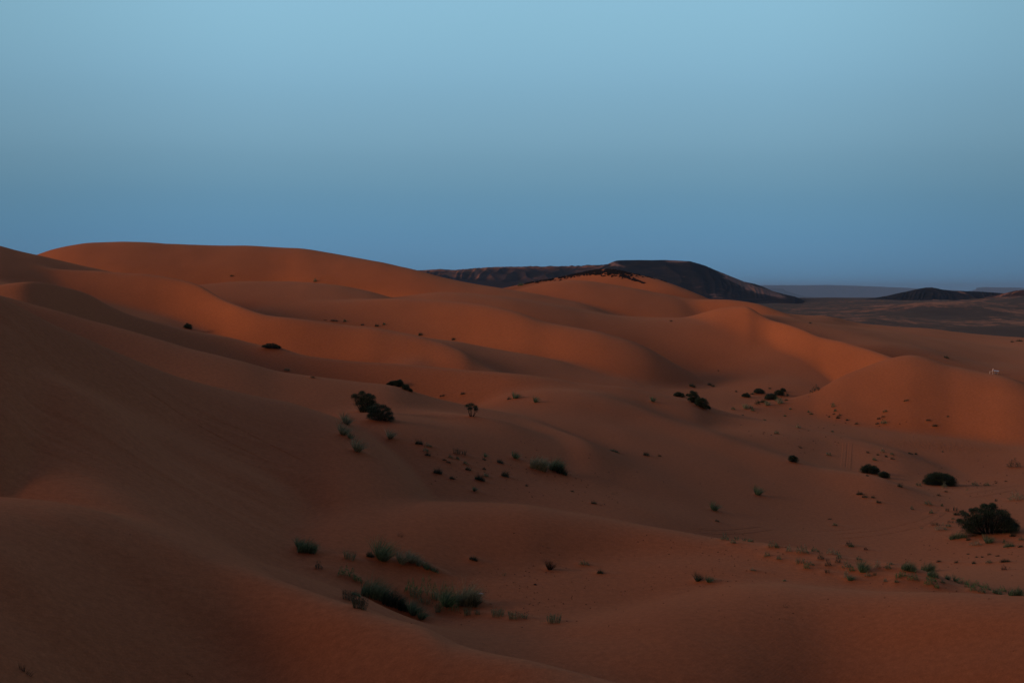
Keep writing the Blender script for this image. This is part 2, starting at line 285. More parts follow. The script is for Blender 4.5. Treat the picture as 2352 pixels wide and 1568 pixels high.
# ------------------------------------------------------------------ materials
def mat(name):
    m = bpy.data.materials.new(name); m.use_nodes = True
    b = m.node_tree.nodes['Principled BSDF']; b.inputs['Specular IOR Level'].default_value = 0.15
    b.inputs['Roughness'].default_value = 0.9
    return m, m.node_tree.nodes, m.node_tree.links, b
def sand_mat():
    m, n, l, b = mat('sand')
    geo = n.new('ShaderNodeNewGeometry')
    at = n.new('ShaderNodeAttribute'); at.attribute_name = 'zone'
    sepz = n.new('ShaderNodeSeparateColor'); l.new(at.outputs['Color'], sepz.inputs[0])
    def noise(scale, detail, vec=None, rough=.5):
        t = n.new('ShaderNodeTexNoise'); t.inputs['Scale'].default_value = scale; t.inputs['Detail'].default_value = detail
        t.inputs['Roughness'].default_value = rough
        l.new(vec or geo.outputs['Position'], t.inputs['Vector']); return t
    mp = n.new('ShaderNodeMapping'); l.new(geo.outputs['Position'], mp.inputs[0]); mp.inputs['Scale'].default_value = (1, .35, 2.5)
    n1 = noise(.035, 3, mp.outputs[0]); n2 = noise(3.0, 4)
    r1 = ramp(n, [(0.3, SANDA), (0.7, SANDB)], 'LINEAR'); l.new(n1.outputs['Fac'], r1.inputs[0])
    r2 = ramp(n, [(0.25, (.86,.86,.86)), (0.75, (1.12,1.12,1.12))], 'LINEAR'); l.new(n2.outputs['Fac'], r2.inputs[0])
    mu = n.new('ShaderNodeMix'); mu.data_type = 'RGBA'; mu.blend_type = 'MULTIPLY'; mu.inputs[0].default_value = 1
    l.new(r1.outputs[0], mu.inputs[6]); l.new(r2.outputs[0], mu.inputs[7])
    n5 = noise(14, 3); r5 = ramp(n, [(0.25, (.82,.82,.82)), (0.75, (1.16,1.15,1.13))], 'LINEAR'); l.new(n5.outputs['Fac'], r5.inputs[0])
    mu5 = n.new('ShaderNodeMix'); mu5.data_type = 'RGBA'; mu5.blend_type = 'MULTIPLY'; mu5.inputs[0].default_value = 1
    l.new(mu.outputs[2], mu5.inputs[6]); l.new(r5.outputs[0], mu5.inputs[7]); mu = mu5
    # stony ground: dark gravel with sand drifted over it
    mp2 = n.new('ShaderNodeMapping'); l.new(geo.outputs['Position'], mp2.inputs[0]); mp2.inputs['Scale'].default_value = (1, .55, 1)
    g1 = noise(.0065, 6, mp2.outputs[0], .6); g2 = noise(.07, 8, mp2.outputs[0], .72)
    ad = n.new('ShaderNodeMath'); ad.operation = 'MULTIPLY_ADD'; l.new(g2.outputs['Fac'], ad.inputs[0]); ad.inputs[1].default_value = .95; l.new(g1.outputs['Fac'], ad.inputs[2])
    ad2 = n.new('ShaderNodeMath'); ad2.operation = 'ADD'; l.new(ad.outputs[0], ad2.inputs[0]); l.new(sepz.outputs['Green'], ad2.inputs[1])
    ad3 = n.new('ShaderNodeMath'); ad3.operation = 'MULTIPLY'; l.new(ad2.outputs[0], ad3.inputs[0]); ad3.inputs[1].default_value = .5
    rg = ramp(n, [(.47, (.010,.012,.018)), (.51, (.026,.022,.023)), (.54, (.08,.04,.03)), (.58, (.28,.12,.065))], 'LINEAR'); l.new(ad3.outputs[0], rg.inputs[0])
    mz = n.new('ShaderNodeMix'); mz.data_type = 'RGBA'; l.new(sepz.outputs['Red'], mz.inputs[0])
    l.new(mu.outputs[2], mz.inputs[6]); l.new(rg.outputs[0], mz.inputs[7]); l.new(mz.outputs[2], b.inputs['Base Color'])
    # wind ripples and grain as bump
    wv = n.new('ShaderNodeTexWave'); wv.wave_type = 'BANDS'; wv.bands_direction = 'X'
    mw = n.new('ShaderNodeMapping'); l.new(geo.outputs['Position'], mw.inputs[0]); mw.inputs['Rotation'].default_value = (0, 0, R(35))
    l.new(mw.outputs[0], wv.inputs['Vector']); wv.inputs['Scale'].default_value = 1.7; wv.inputs['Distortion'].default_value = 3.5
    wv.inputs['Detail'].default_value = 2; wv.inputs['Detail Scale'].default_value = .8
    n3 = noise(1.6, 5); n4 = noise(.25, 3)
    tr = noise(2.2, 3, None, .6)
    s1 = n.new('ShaderNodeMath'); s1.operation = 'MULTIPLY_ADD'; l.new(wv.outputs['Fac'], s1.inputs[0]); s1.inputs[1].default_value = .005
    s2 = n.new('ShaderNodeMath'); s2.operation = 'MULTIPLY'; l.new(n3.outputs['Fac'], s2.inputs[0]); s2.inputs[1].default_value = .05; l.new(s2.outputs[0], s1.inputs[2])
    s3 = n.new('ShaderNodeMath'); s3.operation = 'MULTIPLY'; l.new(tr.outputs['Fac'], s3.inputs[0]); l.new(sepz.outputs['Blue'], s3.inputs[1])
    s4 = n.new('ShaderNodeMath'); s4.operation = 'ADD'; l.new(s1.outputs[0], s4.inputs[0]); l.new(s3.outputs[0], s4.inputs[1])
    bm = n.new('ShaderNodeBump'); bm.inputs['Strength'].default_value = .6; bm.inputs['Distance'].default_value = 1.0
    l.new(s4.outputs[0], bm.inputs['Height']); l.new(bm.outputs[0], b.inputs['Normal'])
    b.inputs['Specular IOR Level'].default_value = 0.0; b.inputs['Roughness'].default_value = 1
    b.inputs['Sheen Weight'].default_value = .05; b.inputs['Sheen Roughness'].default_value = .5
    return m
SANDA, SANDB = (.37, .124, .048), (.47, .160, .062)
M_SAND = sand_mat()

# plants singled out by hand: kind, u, v, width, height, shade, object name, category, label
G1 = 'bushes scattered over the dunes'
BIG = [(-.46,.60,.11),(-.42,.40,.16),(-.30,.50,.17),(-.44,.22,.14),(-.26,.26,.18),(-.10,.84,.11),(-.05,.62,.17),(-.06,.40,.24),(.08,.84,.10),(.12,.62,.17),(.14,.40,.24),(.26,.58,.16),(.32,.38,.18),(.42,.26,.16),(.54,.12,.12),(-.14,.14,.22),(.08,.14,.24),(.26,.14,.22),(-.34,.74,.07),(-.22,.72,.09),(-.38,.06,.16),(.42,.08,.16),(-.52,.34,.1)]
MAIN = [
 (BIG,2272,1224,118,70,'dark','desert_bush','bush','largest dark bush at the right edge of the valley floor'),
 ('bush',2159,1113,72,30,'dark','desert_bush','bush','dark dome-shaped bush on a small sand mound in the valley'),
 ('bush',1999,1087,42,22,'dark','desert_bush','bush','flat-topped dark bush standing on the end of the low ridge'),
 ('bush',2031,1097,24,16,'dark','desert_bush','bush','small dark bush trailing down the lee end of the low ridge'),
 ('bush',1822,1061,20,19,'dark','desert_bush','bush','lone round bush on the pale ridge above the valley'),
 ([(-.40,.70,.17),(-.12,.86,.17),(.12,.72,.2),(.30,.66,.16),(-.14,.55,.24),(.1,.45,.26),(.3,.35,.22),(.05,.2,.25),(-.22,.34,.22),(.25,.12,.24),(-.06,.08,.2),(.42,.05,.2)],838,946,58,46,'dark','desert_bush','bush','tall dark bush on the brow, taller of the touching pair'),
 ([(-.4,.6,.2),(-.15,.74,.22),(.1,.74,.2),(.28,.58,.2),(.38,.35,.2),(0,.3,.3),(-.3,.28,.25),(-.1,.1,.26),(.2,.12,.26),(.45,.08,.16),(-.42,.1,.2)],874,965,56,36,'dark','desert_bush','bush','rounder lower bush touching the tall one on the brow'),
 ([(-.28,.72,.25),(0,.8,.28),(.3,.66,.24),(-.1,.55,.18),(.36,.5,.16)],1083,957,30,30,'dark','desert_bush','bush','small tree-like bush with bare stems showing under its crown'),
 ('bush',903,885,34,12,'dark','desert_bush','bush','low spreading bush behind the sand crest, left end of its row'),
 ('bush',917,889,20,20,'dark','desert_bush','bush','tallest bush of the row behind the sand crest'),
 ('bush',932,895,16,15,'dark','desert_bush','bush','bush right of the tallest in the row behind the crest'),
 ('bush',943,899,9,8,'dark','desert_bush','bush','smallest bush at the right end of the row behind the crest'),
 ('bush',624,800,46,11,'dark','desert_bush','bush','long low dark bush on the crest of the bright left dune'),
 ('bush',432,755,18,13,'dark','desert_bush','bush','small dark bush leaning right on the far left crest'),
 ('bush',1593,925,24,34,'dark','desert_bush','bush','tall bush on the crest beside the sandy hollow'),
 ('bush',1612,936,28,28,'dark','desert_bush','bush','broad bush leaning against the tall one beside the hollow'),
 ('bush',1628,939,9,9,'dark','desert_bush','bush','little bush just right of the broad one beside the hollow'),
 ('bush',1560,911,27,11,'dark','desert_bush','bush','low dark bush along the crest left of the hollow'),
 ('bush',1579,910,7,7,'dark','desert_bush','bush','tiny dark bush between the low one and the tall one'),
 ('bush',1714,912,20,10,'dark','desert_bush','bush','leftmost dark bush on the floor of the hollow'),
 ('bush',1744,904,26,12,'dark','desert_bush','bush','wide dark bush upper in the hollow'),
 ('bush',1771,918,30,15,'dark','desert_bush','bush','biggest dark bush in the middle of the hollow'),
 ('bush',1790,908,22,15,'dark','desert_bush','bush','dark bush up the slope behind the biggest in the hollow'),
 ('bush',1799,900,12,9,'dark','desert_bush','bush','topmost small bush of the clump in the hollow'),
 ('leafy',1788,921,18,9,'mid','desert_shrub','shrub','grey-green shrub at the foot of the hollow clump'),
 ('low',1752,925,24,7,'dark','desert_shrub','shrub','flat dark shrub below the wide bush in the hollow'),
 ('tuft',1714,939,20,13,'pale','grass_tussock','grass','pale tussock at the lip of the hollow, leftmost of three'),
 ('tuft',1764,931,20,10,'pale','grass_tussock','grass','pale tussock at the lip of the hollow, middle of three'),
 ('tuft',1793,927,20,10,'pale','grass_tussock','grass','palest tussock at the lip of the hollow, rightmost of three'),
 ('leafy',1871,899,22,12,'dark','desert_shrub','shrub','dark shrub climbing the arris left of the bright right dune'),
 ('leafy',2328,1073,30,16,'dark','desert_shrub','shrub','wind-bent dark shrub by the trampled sand at right edge'),
 ('leafy',2334,1148,36,15,'pale','desert_shrub','shrub','pale wide shrub behind the largest bush at right edge'),
 ('mound',2200,1236,44,17,'mid','grass_tussock','grass','long rounded grey tussock at the foot of the largest bush'),
 ('tuft',2273,1246,32,18,'mid','grass_tussock','grass','spiky tussock in front of the largest bush'),
 ('leafy',2240,1252,26,12,'pale','desert_shrub','shrub','pale loose shrub below and left of the largest bush'),
 ('leafy',2161,1217,26,13,'pale','desert_shrub','shrub','pale twiggy shrub left of the largest bush'),
 ('tuft',798,975,30,23,'pale','grass_tussock','grass','pale bent tussock nearest below the touching pair of bushes'),
 ('tuft',791,999,30,25,'pale','grass_tussock','grass','pale bent tussock second down below the pair of bushes'),
 ('tuft',806,1008,18,14,'mid','grass_tussock','grass','small green tussock between two pale ones below the bushes'),
 ('tuft',823,1037,30,28,'pale','grass_tussock','grass','round pale tussock, lowest of the column below the bushes'),
 ('tuft',897,1008,18,22,'pale','grass_tussock','grass','single upright fan-shaped tussock right of the column'),
 ('mound',1236,1076,42,32,'pale','grass_tussock','grass','bright bushy tussock, left one of the mid-slope trio'),
 ('tuft',1254,1071,20,18,'pale','grass_tussock','grass','small tussock between the two large ones at mid slope'),
 ('mound',1276,1080,34,32,'mid','grass_tussock','grass','tall grey tussock, right one of the mid-slope trio'),
 ('mound',1290,1088,26,18,'dark','grass_tussock','grass','dark grass trailing downhill from the grey mid-slope tussock'),
 ('tuft',1186,1054,26,15,'mid','grass_tussock','grass','bent tussock a little left of the mid-slope trio'),
 ('mound',704,1267,46,32,'mid','grass_tussock','grass','highest dark tussock on the shaded left slope of the bowl'),
 ('tuft',688,1256,20,22,'mid','grass_tussock','grass','thin upright tussock at the head of the highest mound'),
 ('leafy',732,1305,17,14,'dark','desert_shrub','shrub','little dark shrub below the highest tussock of the bowl'),
 ('reed',802,1282,28,20,'mid','reed_clump','grass','squarish clump of stiff stems alone at the bowl’s upper left'),
 ('tuft',883,1285,56,46,'mid','grass_tussock','grass','big ragged tussock at the back of the bowl'),
 ('low',850,1278,18,12,'dark','desert_shrub','shrub','dark low clump leaning on the big ragged tussock'),
 ('tuft',925,1294,28,28,'pale','grass_tussock','grass','first pale tussock of the chain right of the ragged one'),
 ('tuft',947,1293,28,26,'pale','grass_tussock','grass','second pale tussock of the chain right of the ragged one'),
 ('tuft',963,1300,22,20,'pale','grass_tussock','grass','third tussock of the chain, sloping downhill'),
 ('tuft',981,1307,24,16,'mid','grass_tussock','grass','fourth tussock of the chain, thin and grey'),
 ('low',997,1312,20,8,'mid','desert_shrub','shrub','flat tail end of the chain of pale tussocks'),
 ('sprig',920,1233,20,14,'dead','dry_sprig','dry twigs','few bare twigs above the big ragged tussock'),
 ('leafy',797,1322,42,19,'leafy','desert_shrub','shrub','leafy green mound above the great arched tussock'),
 ('leafy',821,1335,22,12,'leafy','desert_shrub','shrub','small green shrub between leafy mound and great arched tussock'),
 ('mound',862,1372,72,46,'mid','grass_tussock','grass','great arched tussock at the lower left of the bowl'),
 ('mound',903,1389,56,34,'dark','grass_tussock','grass','dark grass running downhill from the great arched tussock'),
 ('mound',927,1401,30,20,'dark','grass_tussock','grass','lower dark grass at the tail of the great tussock'),
 ('low',818,1367,22,9,'mid','desert_shrub','shrub','flat clump just left of the great arched tussock'),
 ('reed',800,1376,26,24,'dark','reed_clump','grass','dark spiky clump nearest the foreground dune crest'),
 ('reed',826,1397,34,30,'dark','reed_clump','grass','larger dark spiky clump against the foreground dune crest'),
 ('tuft',951,1411,28,34,'mid','grass_tussock','grass','tall dark tussock at the end of the long grass bank'),
 ('tuft',970,1421,26,24,'mid','grass_tussock','grass','last bent tussock at the end of the long grass bank'),
 ('leafy',945,1358,30,24,'leafy','desert_shrub','shrub','leafy green herb at the left of the green thicket'),
 ('leafy',983,1368,44,36,'leafy','desert_shrub','shrub','broad leafy green herb in the middle of the thicket'),
 ('reed',953,1372,28,18,'mid','reed_clump','grass','sparse stems in front of the left green herb'),
 ('reed',976,1385,26,15,'mid','reed_clump','grass','sparse stems in front of the broad green herb'),
 ('reed',1000,1378,16,18,'mid','reed_clump','grass','thin stems between the herb and the tall green clump'),
 ('leafy',1031,1403,48,50,'leafy','desert_shrub','shrub','tall green clump at the heart of the thicket'),
 ('tuft',1031,1392,46,44,'mid','grass_tussock','grass','grass plumes rising through the tall green clump'),
 ('mound',1074,1388,54,54,'pale','grass_tussock','grass','high feathery tussock at the right of the thicket'),
 ('tuft',1092,1391,26,26,'dark','grass_tussock','grass','dark grass hanging from the right side of the feathery tussock'),
 ('reed',1006,1406,12,24,'mid','reed_clump','grass','few tall stems left of the tall green clump'),
 ('reed',1074,1412,16,22,'mid','reed_clump','grass','stiff stems below the feathery tussock'),
 ('reed',1096,1411,12,13,'mid','reed_clump','grass','thin stems just right below the feathery tussock'),
 ('reed',1143,1414,30,20,'mid','reed_clump','grass','wide stem clump, first in the row on the bowl floor'),
 ('reed',1178,1421,20,22,'mid','reed_clump','grass','fan of stems, second in the row on the bowl floor'),
 ('reed',1201,1418,22,14,'mid','reed_clump','grass','low stems leaning right, third in the bowl floor row'),
 ('reed',1272,1429,34,22,'mid','reed_clump','grass','rightmost and fullest stem clump of the bowl floor row'),
 ('sprig',1247,1428,14,8,'mid','dry_sprig','dry twigs','small sprig just left of the rightmost stem clump'),
 ('low',1087,1286,18,9,'dark','desert_shrub','shrub','lone dark cushion on the bare back slope of the bowl'),
 ('sprig',1251,1258,26,7,'dead','dry_sprig','dry twigs','flat spread of dead twigs high on the bowl slope'),
 ('tuft',1264,1308,20,21,'dead','grass_tussock','grass','thin brown tuft alone on the bowl’s red slope'),
 ('sprig',1157,1322,9,15,'mid','dry_sprig','dry twigs','single upright sprig in the middle of the bowl'),
 ('leafy',1341,1297,24,9,'mid','desert_shrub','shrub','spreading sprawling shrub on the right side of the bowl'),
 ('low',1378,1316,14,9,'dark','desert_shrub','shrub','compact dark shrub below the sprawling one'),
 ('tuft',1604,1334,18,19,'dark','grass_tussock','grass','arched tussock, left of two on the bare near slope'),
 ('tuft',1630,1336,20,15,'mid','grass_tussock','grass','arched tussock, right of two on the bare near slope'),
 ('tuft',1642,1172,26,19,'mid','grass_tussock','grass','grey tussock on the slope above the near wheel ruts'),
 ('tuft',1742,1137,24,20,'mid','grass_tussock','grass','grey tussock higher up, in the red slope’s corner'),
 ('tuft',1186,914,22,14,'mid','grass_tussock','grass','blown tussock on the orange face above the small tree'),
 ('tuft',1231,924,13,14,'mid','grass_tussock','grass','thin blown tussock right of the one above the tree'),
 ('tuft',1500,923,16,12,'mid','grass_tussock','grass','lone grey tussock on the crest in the picture’s middle'),
 ('sprig',1802,1394,18,13,'dead','dry_sprig','dry twigs','dry sprig alone on the nearest right dune'),
 ('low',1196,656,14,7,'mid','desert_shrub','shrub','small shrub left of the black rocks on the far dune'),
 ('sprig',2328,1497,18,7,'dead','dry_sprig','dry twigs','dead twigs lying at the lower right on the nearest dune'),
 ('sprig',60,1545,40,20,'dead','dry_sprig','dry twigs','faint dry twigs in the dark lower left corner'),
 ('sprig',434,1551,20,7,'dead','dry_sprig','dry twigs','dead twigs half buried at the bottom of the left dune'),
 ('tuft',1985,1312,34,26,'mid','grass_tussock','grass','largest dark arched tussock on the grassy right crest'),
 ('mound',2086,1309,36,22,'mid','grass_tussock','grass','rounded tussock on the skyline of the grassy right crest'),
 ('mound',2130,1312,32,24,'mid','grass_tussock','grass','peaked tussock right of the rounded one on the crest'),
 ('tuft',1955,1332,24,13,'mid','grass_tussock','grass','arching tussock nearest the smooth front crest'),
 ('mound',2332,1367,36,22,'mid','grass_tussock','grass','wide tussock where the grassy crest meets the right edge'),
]
# the rest by patch: patch phrase, group, [(kind, u, v, width, height, shade)]
SIZE = lambda w_: 'small' if w_ >= 11 else 'tiny'
WORD = {'dark': 'dark', 'mid': 'green', 'pale': 'pale', 'leafy': 'leafy', 'dead': 'dry'}
KIND = {'tuft': ('grass_tussock', 'grass', 'tussock'), 'mound': ('grass_tussock', 'grass', 'tussock'), 'reed': ('reed_clump', 'grass', 'stem clump'),
        'leafy': ('desert_shrub', 'shrub', 'shrub'), 'low': ('desert_shrub', 'shrub', 'cushion shrub'), 'sprig': ('dry_sprig', 'dry twigs', 'sprig'), 'bush': ('desert_bush', 'bush', 'bush')}
ORD = ['first', 'second', 'third', 'fourth', 'fifth', 'sixth', 'seventh', 'eighth', 'ninth', 'tenth', 'eleventh', 'twelfth', 'thirteenth', 'fourteenth', 'fifteenth']
PATCH = [
 ('on the mid slope above the bowl', 'small plants on the mid slope', [
  ('low',962,1020,18,9,'dark'),('leafy',984,1026,16,6,'mid'),('leafy',978,1037,12,9,'mid'),('low',982,1046,13,7,'dark'),('reed',1049,1042,16,14,'dark'),('reed',1066,1044,10,11,'dark'),
  ('leafy',1035,1051,10,6,'mid'),('leafy',1051,1054,8,5,'mid'),('low',1021,1057,9,4,'dark'),('low',1030,1063,11,4,'dark'),('leafy',1070,1066,13,5,'mid'),('low',1075,1079,13,7,'dark'),
  ('low',1005,1087,19,12,'dark'),('low',1038,1100,12,6,'dark'),('tuft',1115,1050,8,10,'mid'),('low',1112,1056,7,5,'dark'),('low',1149,1063,15,8,'dark'),('leafy',1112,1078,8,4,'dark'),
  ('leafy',1117,1094,12,8,'mid'),('low',1102,1103,24,12,'dark'),('low',1160,1094,17,12,'dark'),('tuft',1090,1128,11,12,'mid'),('low',1209,1116,6,4,'dark'),('low',1315,1129,8,4,'dark'),
  ('low',1364,1156,13,6,'dark'),('sprig',1411,1136,18,5,'dead'),('sprig',1229,1090,7,4,'dead'),('sprig',1180,1100,8,3,'dead'),('sprig',1300,1110,10,4,'dead')]),
 ('on the broad central slope', 'small plants on the central slope', [
  ('low',1411,1037,24,5,'mid'),('low',1484,1046,14,8,'dark'),('low',1515,1048,8,4,'dark'),('low',1647,1197,10,4,'dark'),('low',1906,1193,8,3,'dark'),('leafy',1917,1207,11,5,'mid'),
  ('leafy',1730,1310,13,5,'pale'),('low',1801,1334,7,4,'mid')]),
 ('on the orange face behind the brow bushes', 'small plants on the orange faces', [
  ('low',1015,911,11,5,'dark'),('low',1063,906,11,5,'dark'),('low',1169,917,9,5,'dark'),('leafy',659,852,13,5,'mid'),('low',719,868,11,4,'dark')]),
 ('dotted on the distant left dunes', 'distant shrubs on the left dunes', [
  ('low',532,635,9,4,'dark'),('leafy',724,647,7,6,'mid'),('low',767,738,18,4,'dark'),('low',832,747,8,4,'dark'),('low',865,749,9,6,'dark'),('leafy',792,739,7,5,'mid'),('leafy',882,747,6,4,'mid'),
  ('low',965,770,10,6,'dark'),('low',1041,781,8,6,'dark'),('low',747,736,8,2,'dark')]),
 ('on the ridges right of centre far back', 'distant shrubs on the right ridges', [
  ('low',1541,738,6,4,'dark'),('low',1650,852,4,3,'dark'),('low',1861,743,6,4,'dark'),('low',2174,823,13,5,'dark'),('low',2341,784,18,5,'dark'),('low',2325,786,8,4,'dark')]),
 ('on the shaded floor left of the hollow', 'shrubs in the hollow', [
  ('low',1590,889,14,9,'dark'),('low',1630,885,10,6,'dark'),('low',1638,888,7,6,'dark'),('low',1691,900,5,4,'dark')]),
 ('inside the hollow clump', 'shrubs in the hollow', [
  ('low',1728,906,8,5,'dark'),('low',1768,893,6,4,'dark'),('leafy',1739,929,12,8,'dark'),('low',1806,920,9,4,'dark'),('tuft',1809,909,4,7,'dark'),('leafy',1725,938,9,5,'mid'),('leafy',1684,941,9,5,'mid'),('sprig',1858,912,5,4,'dead')]),
 ('on the foot of the bright right dune', 'small plants on the right dune', [
  ('sprig',1740,949,4,4,'dark'),('leafy',1729,944,9,5,'mid'),('low',1757,965,7,3,'mid'),('low',1706,954,6,2,'dark'),('leafy',1803,956,6,3,'mid'),('leafy',1815,940,6,3,'mid'),('leafy',1863,952,8,4,'mid'),('leafy',1857,947,4,4,'mid'),
  ('leafy',1914,935,8,9,'mid'),('sprig',1910,929,4,6,'dark'),('leafy',1918,945,6,5,'mid'),('low',1915,952,5,3,'dark'),('low',1929,955,8,5,'dark'),('low',1924,961,9,6,'dark'),('low',1904,958,5,3,'dark'),
  ('low',1947,966,8,4,'dark'),('low',1967,974,9,4,'dark'),('low',2018,963,9,4,'dark'),('low',2015,974,9,4,'dark'),('leafy',2030,973,12,8,'mid'),('low',2029,958,9,3,'dark'),('leafy',2032,947,10,4,'mid'),
  ('low',2081,921,13,4,'dark'),('low',2132,966,11,4,'dark'),('low',2147,979,13,5,'dark'),('low',2177,958,5,3,'dark'),('sprig',1780,936,5,3,'mid'),('sprig',1768,950,4,3,'mid'),('sprig',1793,944,4,3,'mid'),('sprig',1971,936,9,2,'dead'),('sprig',2043,934,6,2,'dead')]),
 ('along the long brow below the right dune', 'small plants on the brow', [
  ('leafy',1834,983,12,7,'pale'),('leafy',1784,996,10,6,'mid'),('low',1839,1029,7,4,'dark'),('leafy',1903,1045,12,6,'mid'),('leafy',1912,992,5,3,'mid'),('low',1992,1093,6,4,'dark'),
  ('low',1993,1040,7,5,'dark'),('low',2016,1045,5,4,'dark'),('leafy',2008,1057,9,7,'mid'),('low',2035,1049,6,5,'dark'),('low',2050,1055,11,4,'dark'),('leafy',2028,1038,10,6,'pale'),('leafy',2049,1045,10,4,'mid'),
  ('low',2092,1043,11,5,'dark'),('low',2104,1044,6,5,'dark'),('low',2165,1038,5,3,'dark')]),
 ('on the valley floor around the dome bush', 'small plants on the upper valley floor', [
  ('low',2067,1118,11,8,'dark'),('leafy',2110,1116,14,7,'mid'),('leafy',2169,1120,12,12,'pale'),('low',2156,1138,9,5,'dark'),('low',2172,1130,9,4,'dark'),('sprig',2221,1126,6,8,'mid'),('leafy',2240,1115,16,7,'mid'),('leafy',2266,1115,15,7,'mid'),
  ('low',1974,1136,16,7,'dark'),('low',1986,1142,12,6,'dark'),('low',2005,1143,8,5,'dark'),('low',2018,1154,11,6,'dark'),('low',2287,1110,5,3,'dark'),('low',2310,1106,6,3,'dark')]),
 ('on the valley floor left of the largest bush', 'small plants on the valley floor', [
  ('leafy',2132,1159,19,8,'mid'),('leafy',2095,1170,8,7,'mid'),('leafy',2139,1179,9,8,'mid'),('leafy',2164,1162,5,5,'mid'),('reed',2175,1174,9,9,'dark'),('reed',2194,1173,12,10,'dark'),('low',2197,1183,15,7,'dark'),
  ('reed',2189,1193,9,6,'mid'),('reed',2147,1206,20,8,'dark'),('leafy',2178,1210,12,8,'mid'),('reed',2183,1201,14,6,'dark'),('sprig',2116,1214,9,9,'mid'),('reed',2288,1151,7,7,'dark'),('low',1955,1255,12,7,'mid'),('leafy',1950,1253,16,9,'dark'),('leafy',1989,1263,9,5,'dead')]),
 ('on the valley floor below the largest bush', 'small plants on the lower valley floor', [
  ('leafy',2306,1224,8,8,'mid'),('low',2325,1232,13,8,'dark'),('leafy',2321,1221,8,5,'mid'),('low',2317,1255,26,9,'mid'),('leafy',2306,1247,7,8,'mid'),('low',2224,1240,10,6,'dark'),
  ('low',2156,1290,11,4,'dark'),('low',2196,1292,9,5,'dark'),('low',2236,1294,9,6,'dark'),('leafy',2271,1293,15,7,'mid'),('low',2308,1291,24,7,'dark'),('low',2272,1274,8,4,'dark'),('low',2256,1280,6,3,'dark'),
  ('low',2243,1280,5,3,'dark'),('low',2291,1277,8,4,'dark'),('low',2223,1273,6,3,'dark'),('leafy',2306,1308,13,9,'dead'),('leafy',2345,1240,12,7,'mid'),('low',2344,1256,12,5,'dark')]),
 ('on the left half of the grassy crest', 'grasses along the right crest', [
  ('leafy',1664,1240,20,13,'mid'),('reed',1692,1240,9,10,'mid'),('reed',1710,1242,8,8,'mid'),('leafy',1684,1247,13,8,'mid'),('low',1724,1244,13,6,'mid'),('leafy',1775,1257,22,12,'mid'),('leafy',1762,1277,13,9,'mid'),
  ('leafy',1784,1258,10,8,'mid'),('leafy',1812,1266,12,13,'pale'),('leafy',1843,1270,28,16,'mid'),('leafy',1872,1266,19,9,'mid'),('leafy',1912,1273,28,11,'pale'),('leafy',1927,1282,13,12,'mid'),('leafy',1885,1284,15,13,'dark'),
  ('leafy',1789,1285,11,9,'mid'),('reed',1837,1293,20,13,'mid'),('leafy',1858,1298,24,9,'mid'),('leafy',1853,1306,14,10,'leafy'),('leafy',1902,1299,15,13,'dark'),('leafy',1925,1292,13,9,'dark'),('reed',1900,1316,12,9,'dark'),
  ('leafy',1945,1303,21,13,'mid'),('leafy',1956,1311,13,10,'leafy'),('leafy',1943,1327,9,17,'pale')]),
 ('on the right half of the grassy crest', 'grasses along the right crest', [
  ('leafy',1973,1285,12,7,'mid'),('leafy',1993,1323,13,10,'pale'),('reed',2009,1322,7,8,'mid'),('leafy',2016,1304,13,16,'pale'),('leafy',2040,1306,13,12,'mid'),('leafy',2033,1336,8,8,'pale'),
  ('reed',2062,1327,15,14,'leafy'),('leafy',2074,1324,17,10,'leafy'),('leafy',2059,1338,9,7,'mid'),('leafy',2097,1332,26,13,'leafy'),('mound',2142,1324,28,18,'mid'),('leafy',2139,1334,24,13,'leafy'),('leafy',2134,1342,24,10,'leafy'),
  ('leafy',2152,1350,11,9,'leafy'),('leafy',2166,1339,9,7,'mid'),('tuft',2178,1331,17,12,'mid'),('tuft',2195,1335,10,15,'mid'),('leafy',2211,1341,25,12,'leafy'),('leafy',2227,1348,23,13,'leafy'),('leafy',2244,1345,15,11,'leafy'),
  ('leafy',2264,1353,23,12,'leafy'),('leafy',2235,1356,17,10,'leafy'),('leafy',2255,1361,17,10,'mid'),('mound',2290,1363,22,13,'mid'),('leafy',2303,1358,19,11,'leafy'),('leafy',2047,1296,10,6,'pale')]),
 ('on the shaded near left dune', 'sprigs on the near left dune', [
  ('sprig',270,1218,4,4,'dead'),('sprig',298,1228,4,6,'dead'),('sprig',323,1250,4,3,'dead'),('sprig',293,1273,4,4,'dead'),('sprig',183,1208,4,3,'dead'),('sprig',16,1180,4,3,'dead')]),
]
_b = []
for it in [m_[:6] for m_ in MAIN] + [q for a_ in PATCH for q in a_[2]]:
    if it[3] < 9 or it[0] == 'sprig': continue
    Y_ = visible_Y(it[1], it[2])
    if Y_ is None or Y_ > 300: continue
    W_ = it[3] / F * Y_
    _b.append(((it[1] - UC) / F * Y_, Y_, min(.30, .07 + .07 * W_), max(.5, W_ * .48), it[1]))
BUMPS = np.array(_b)
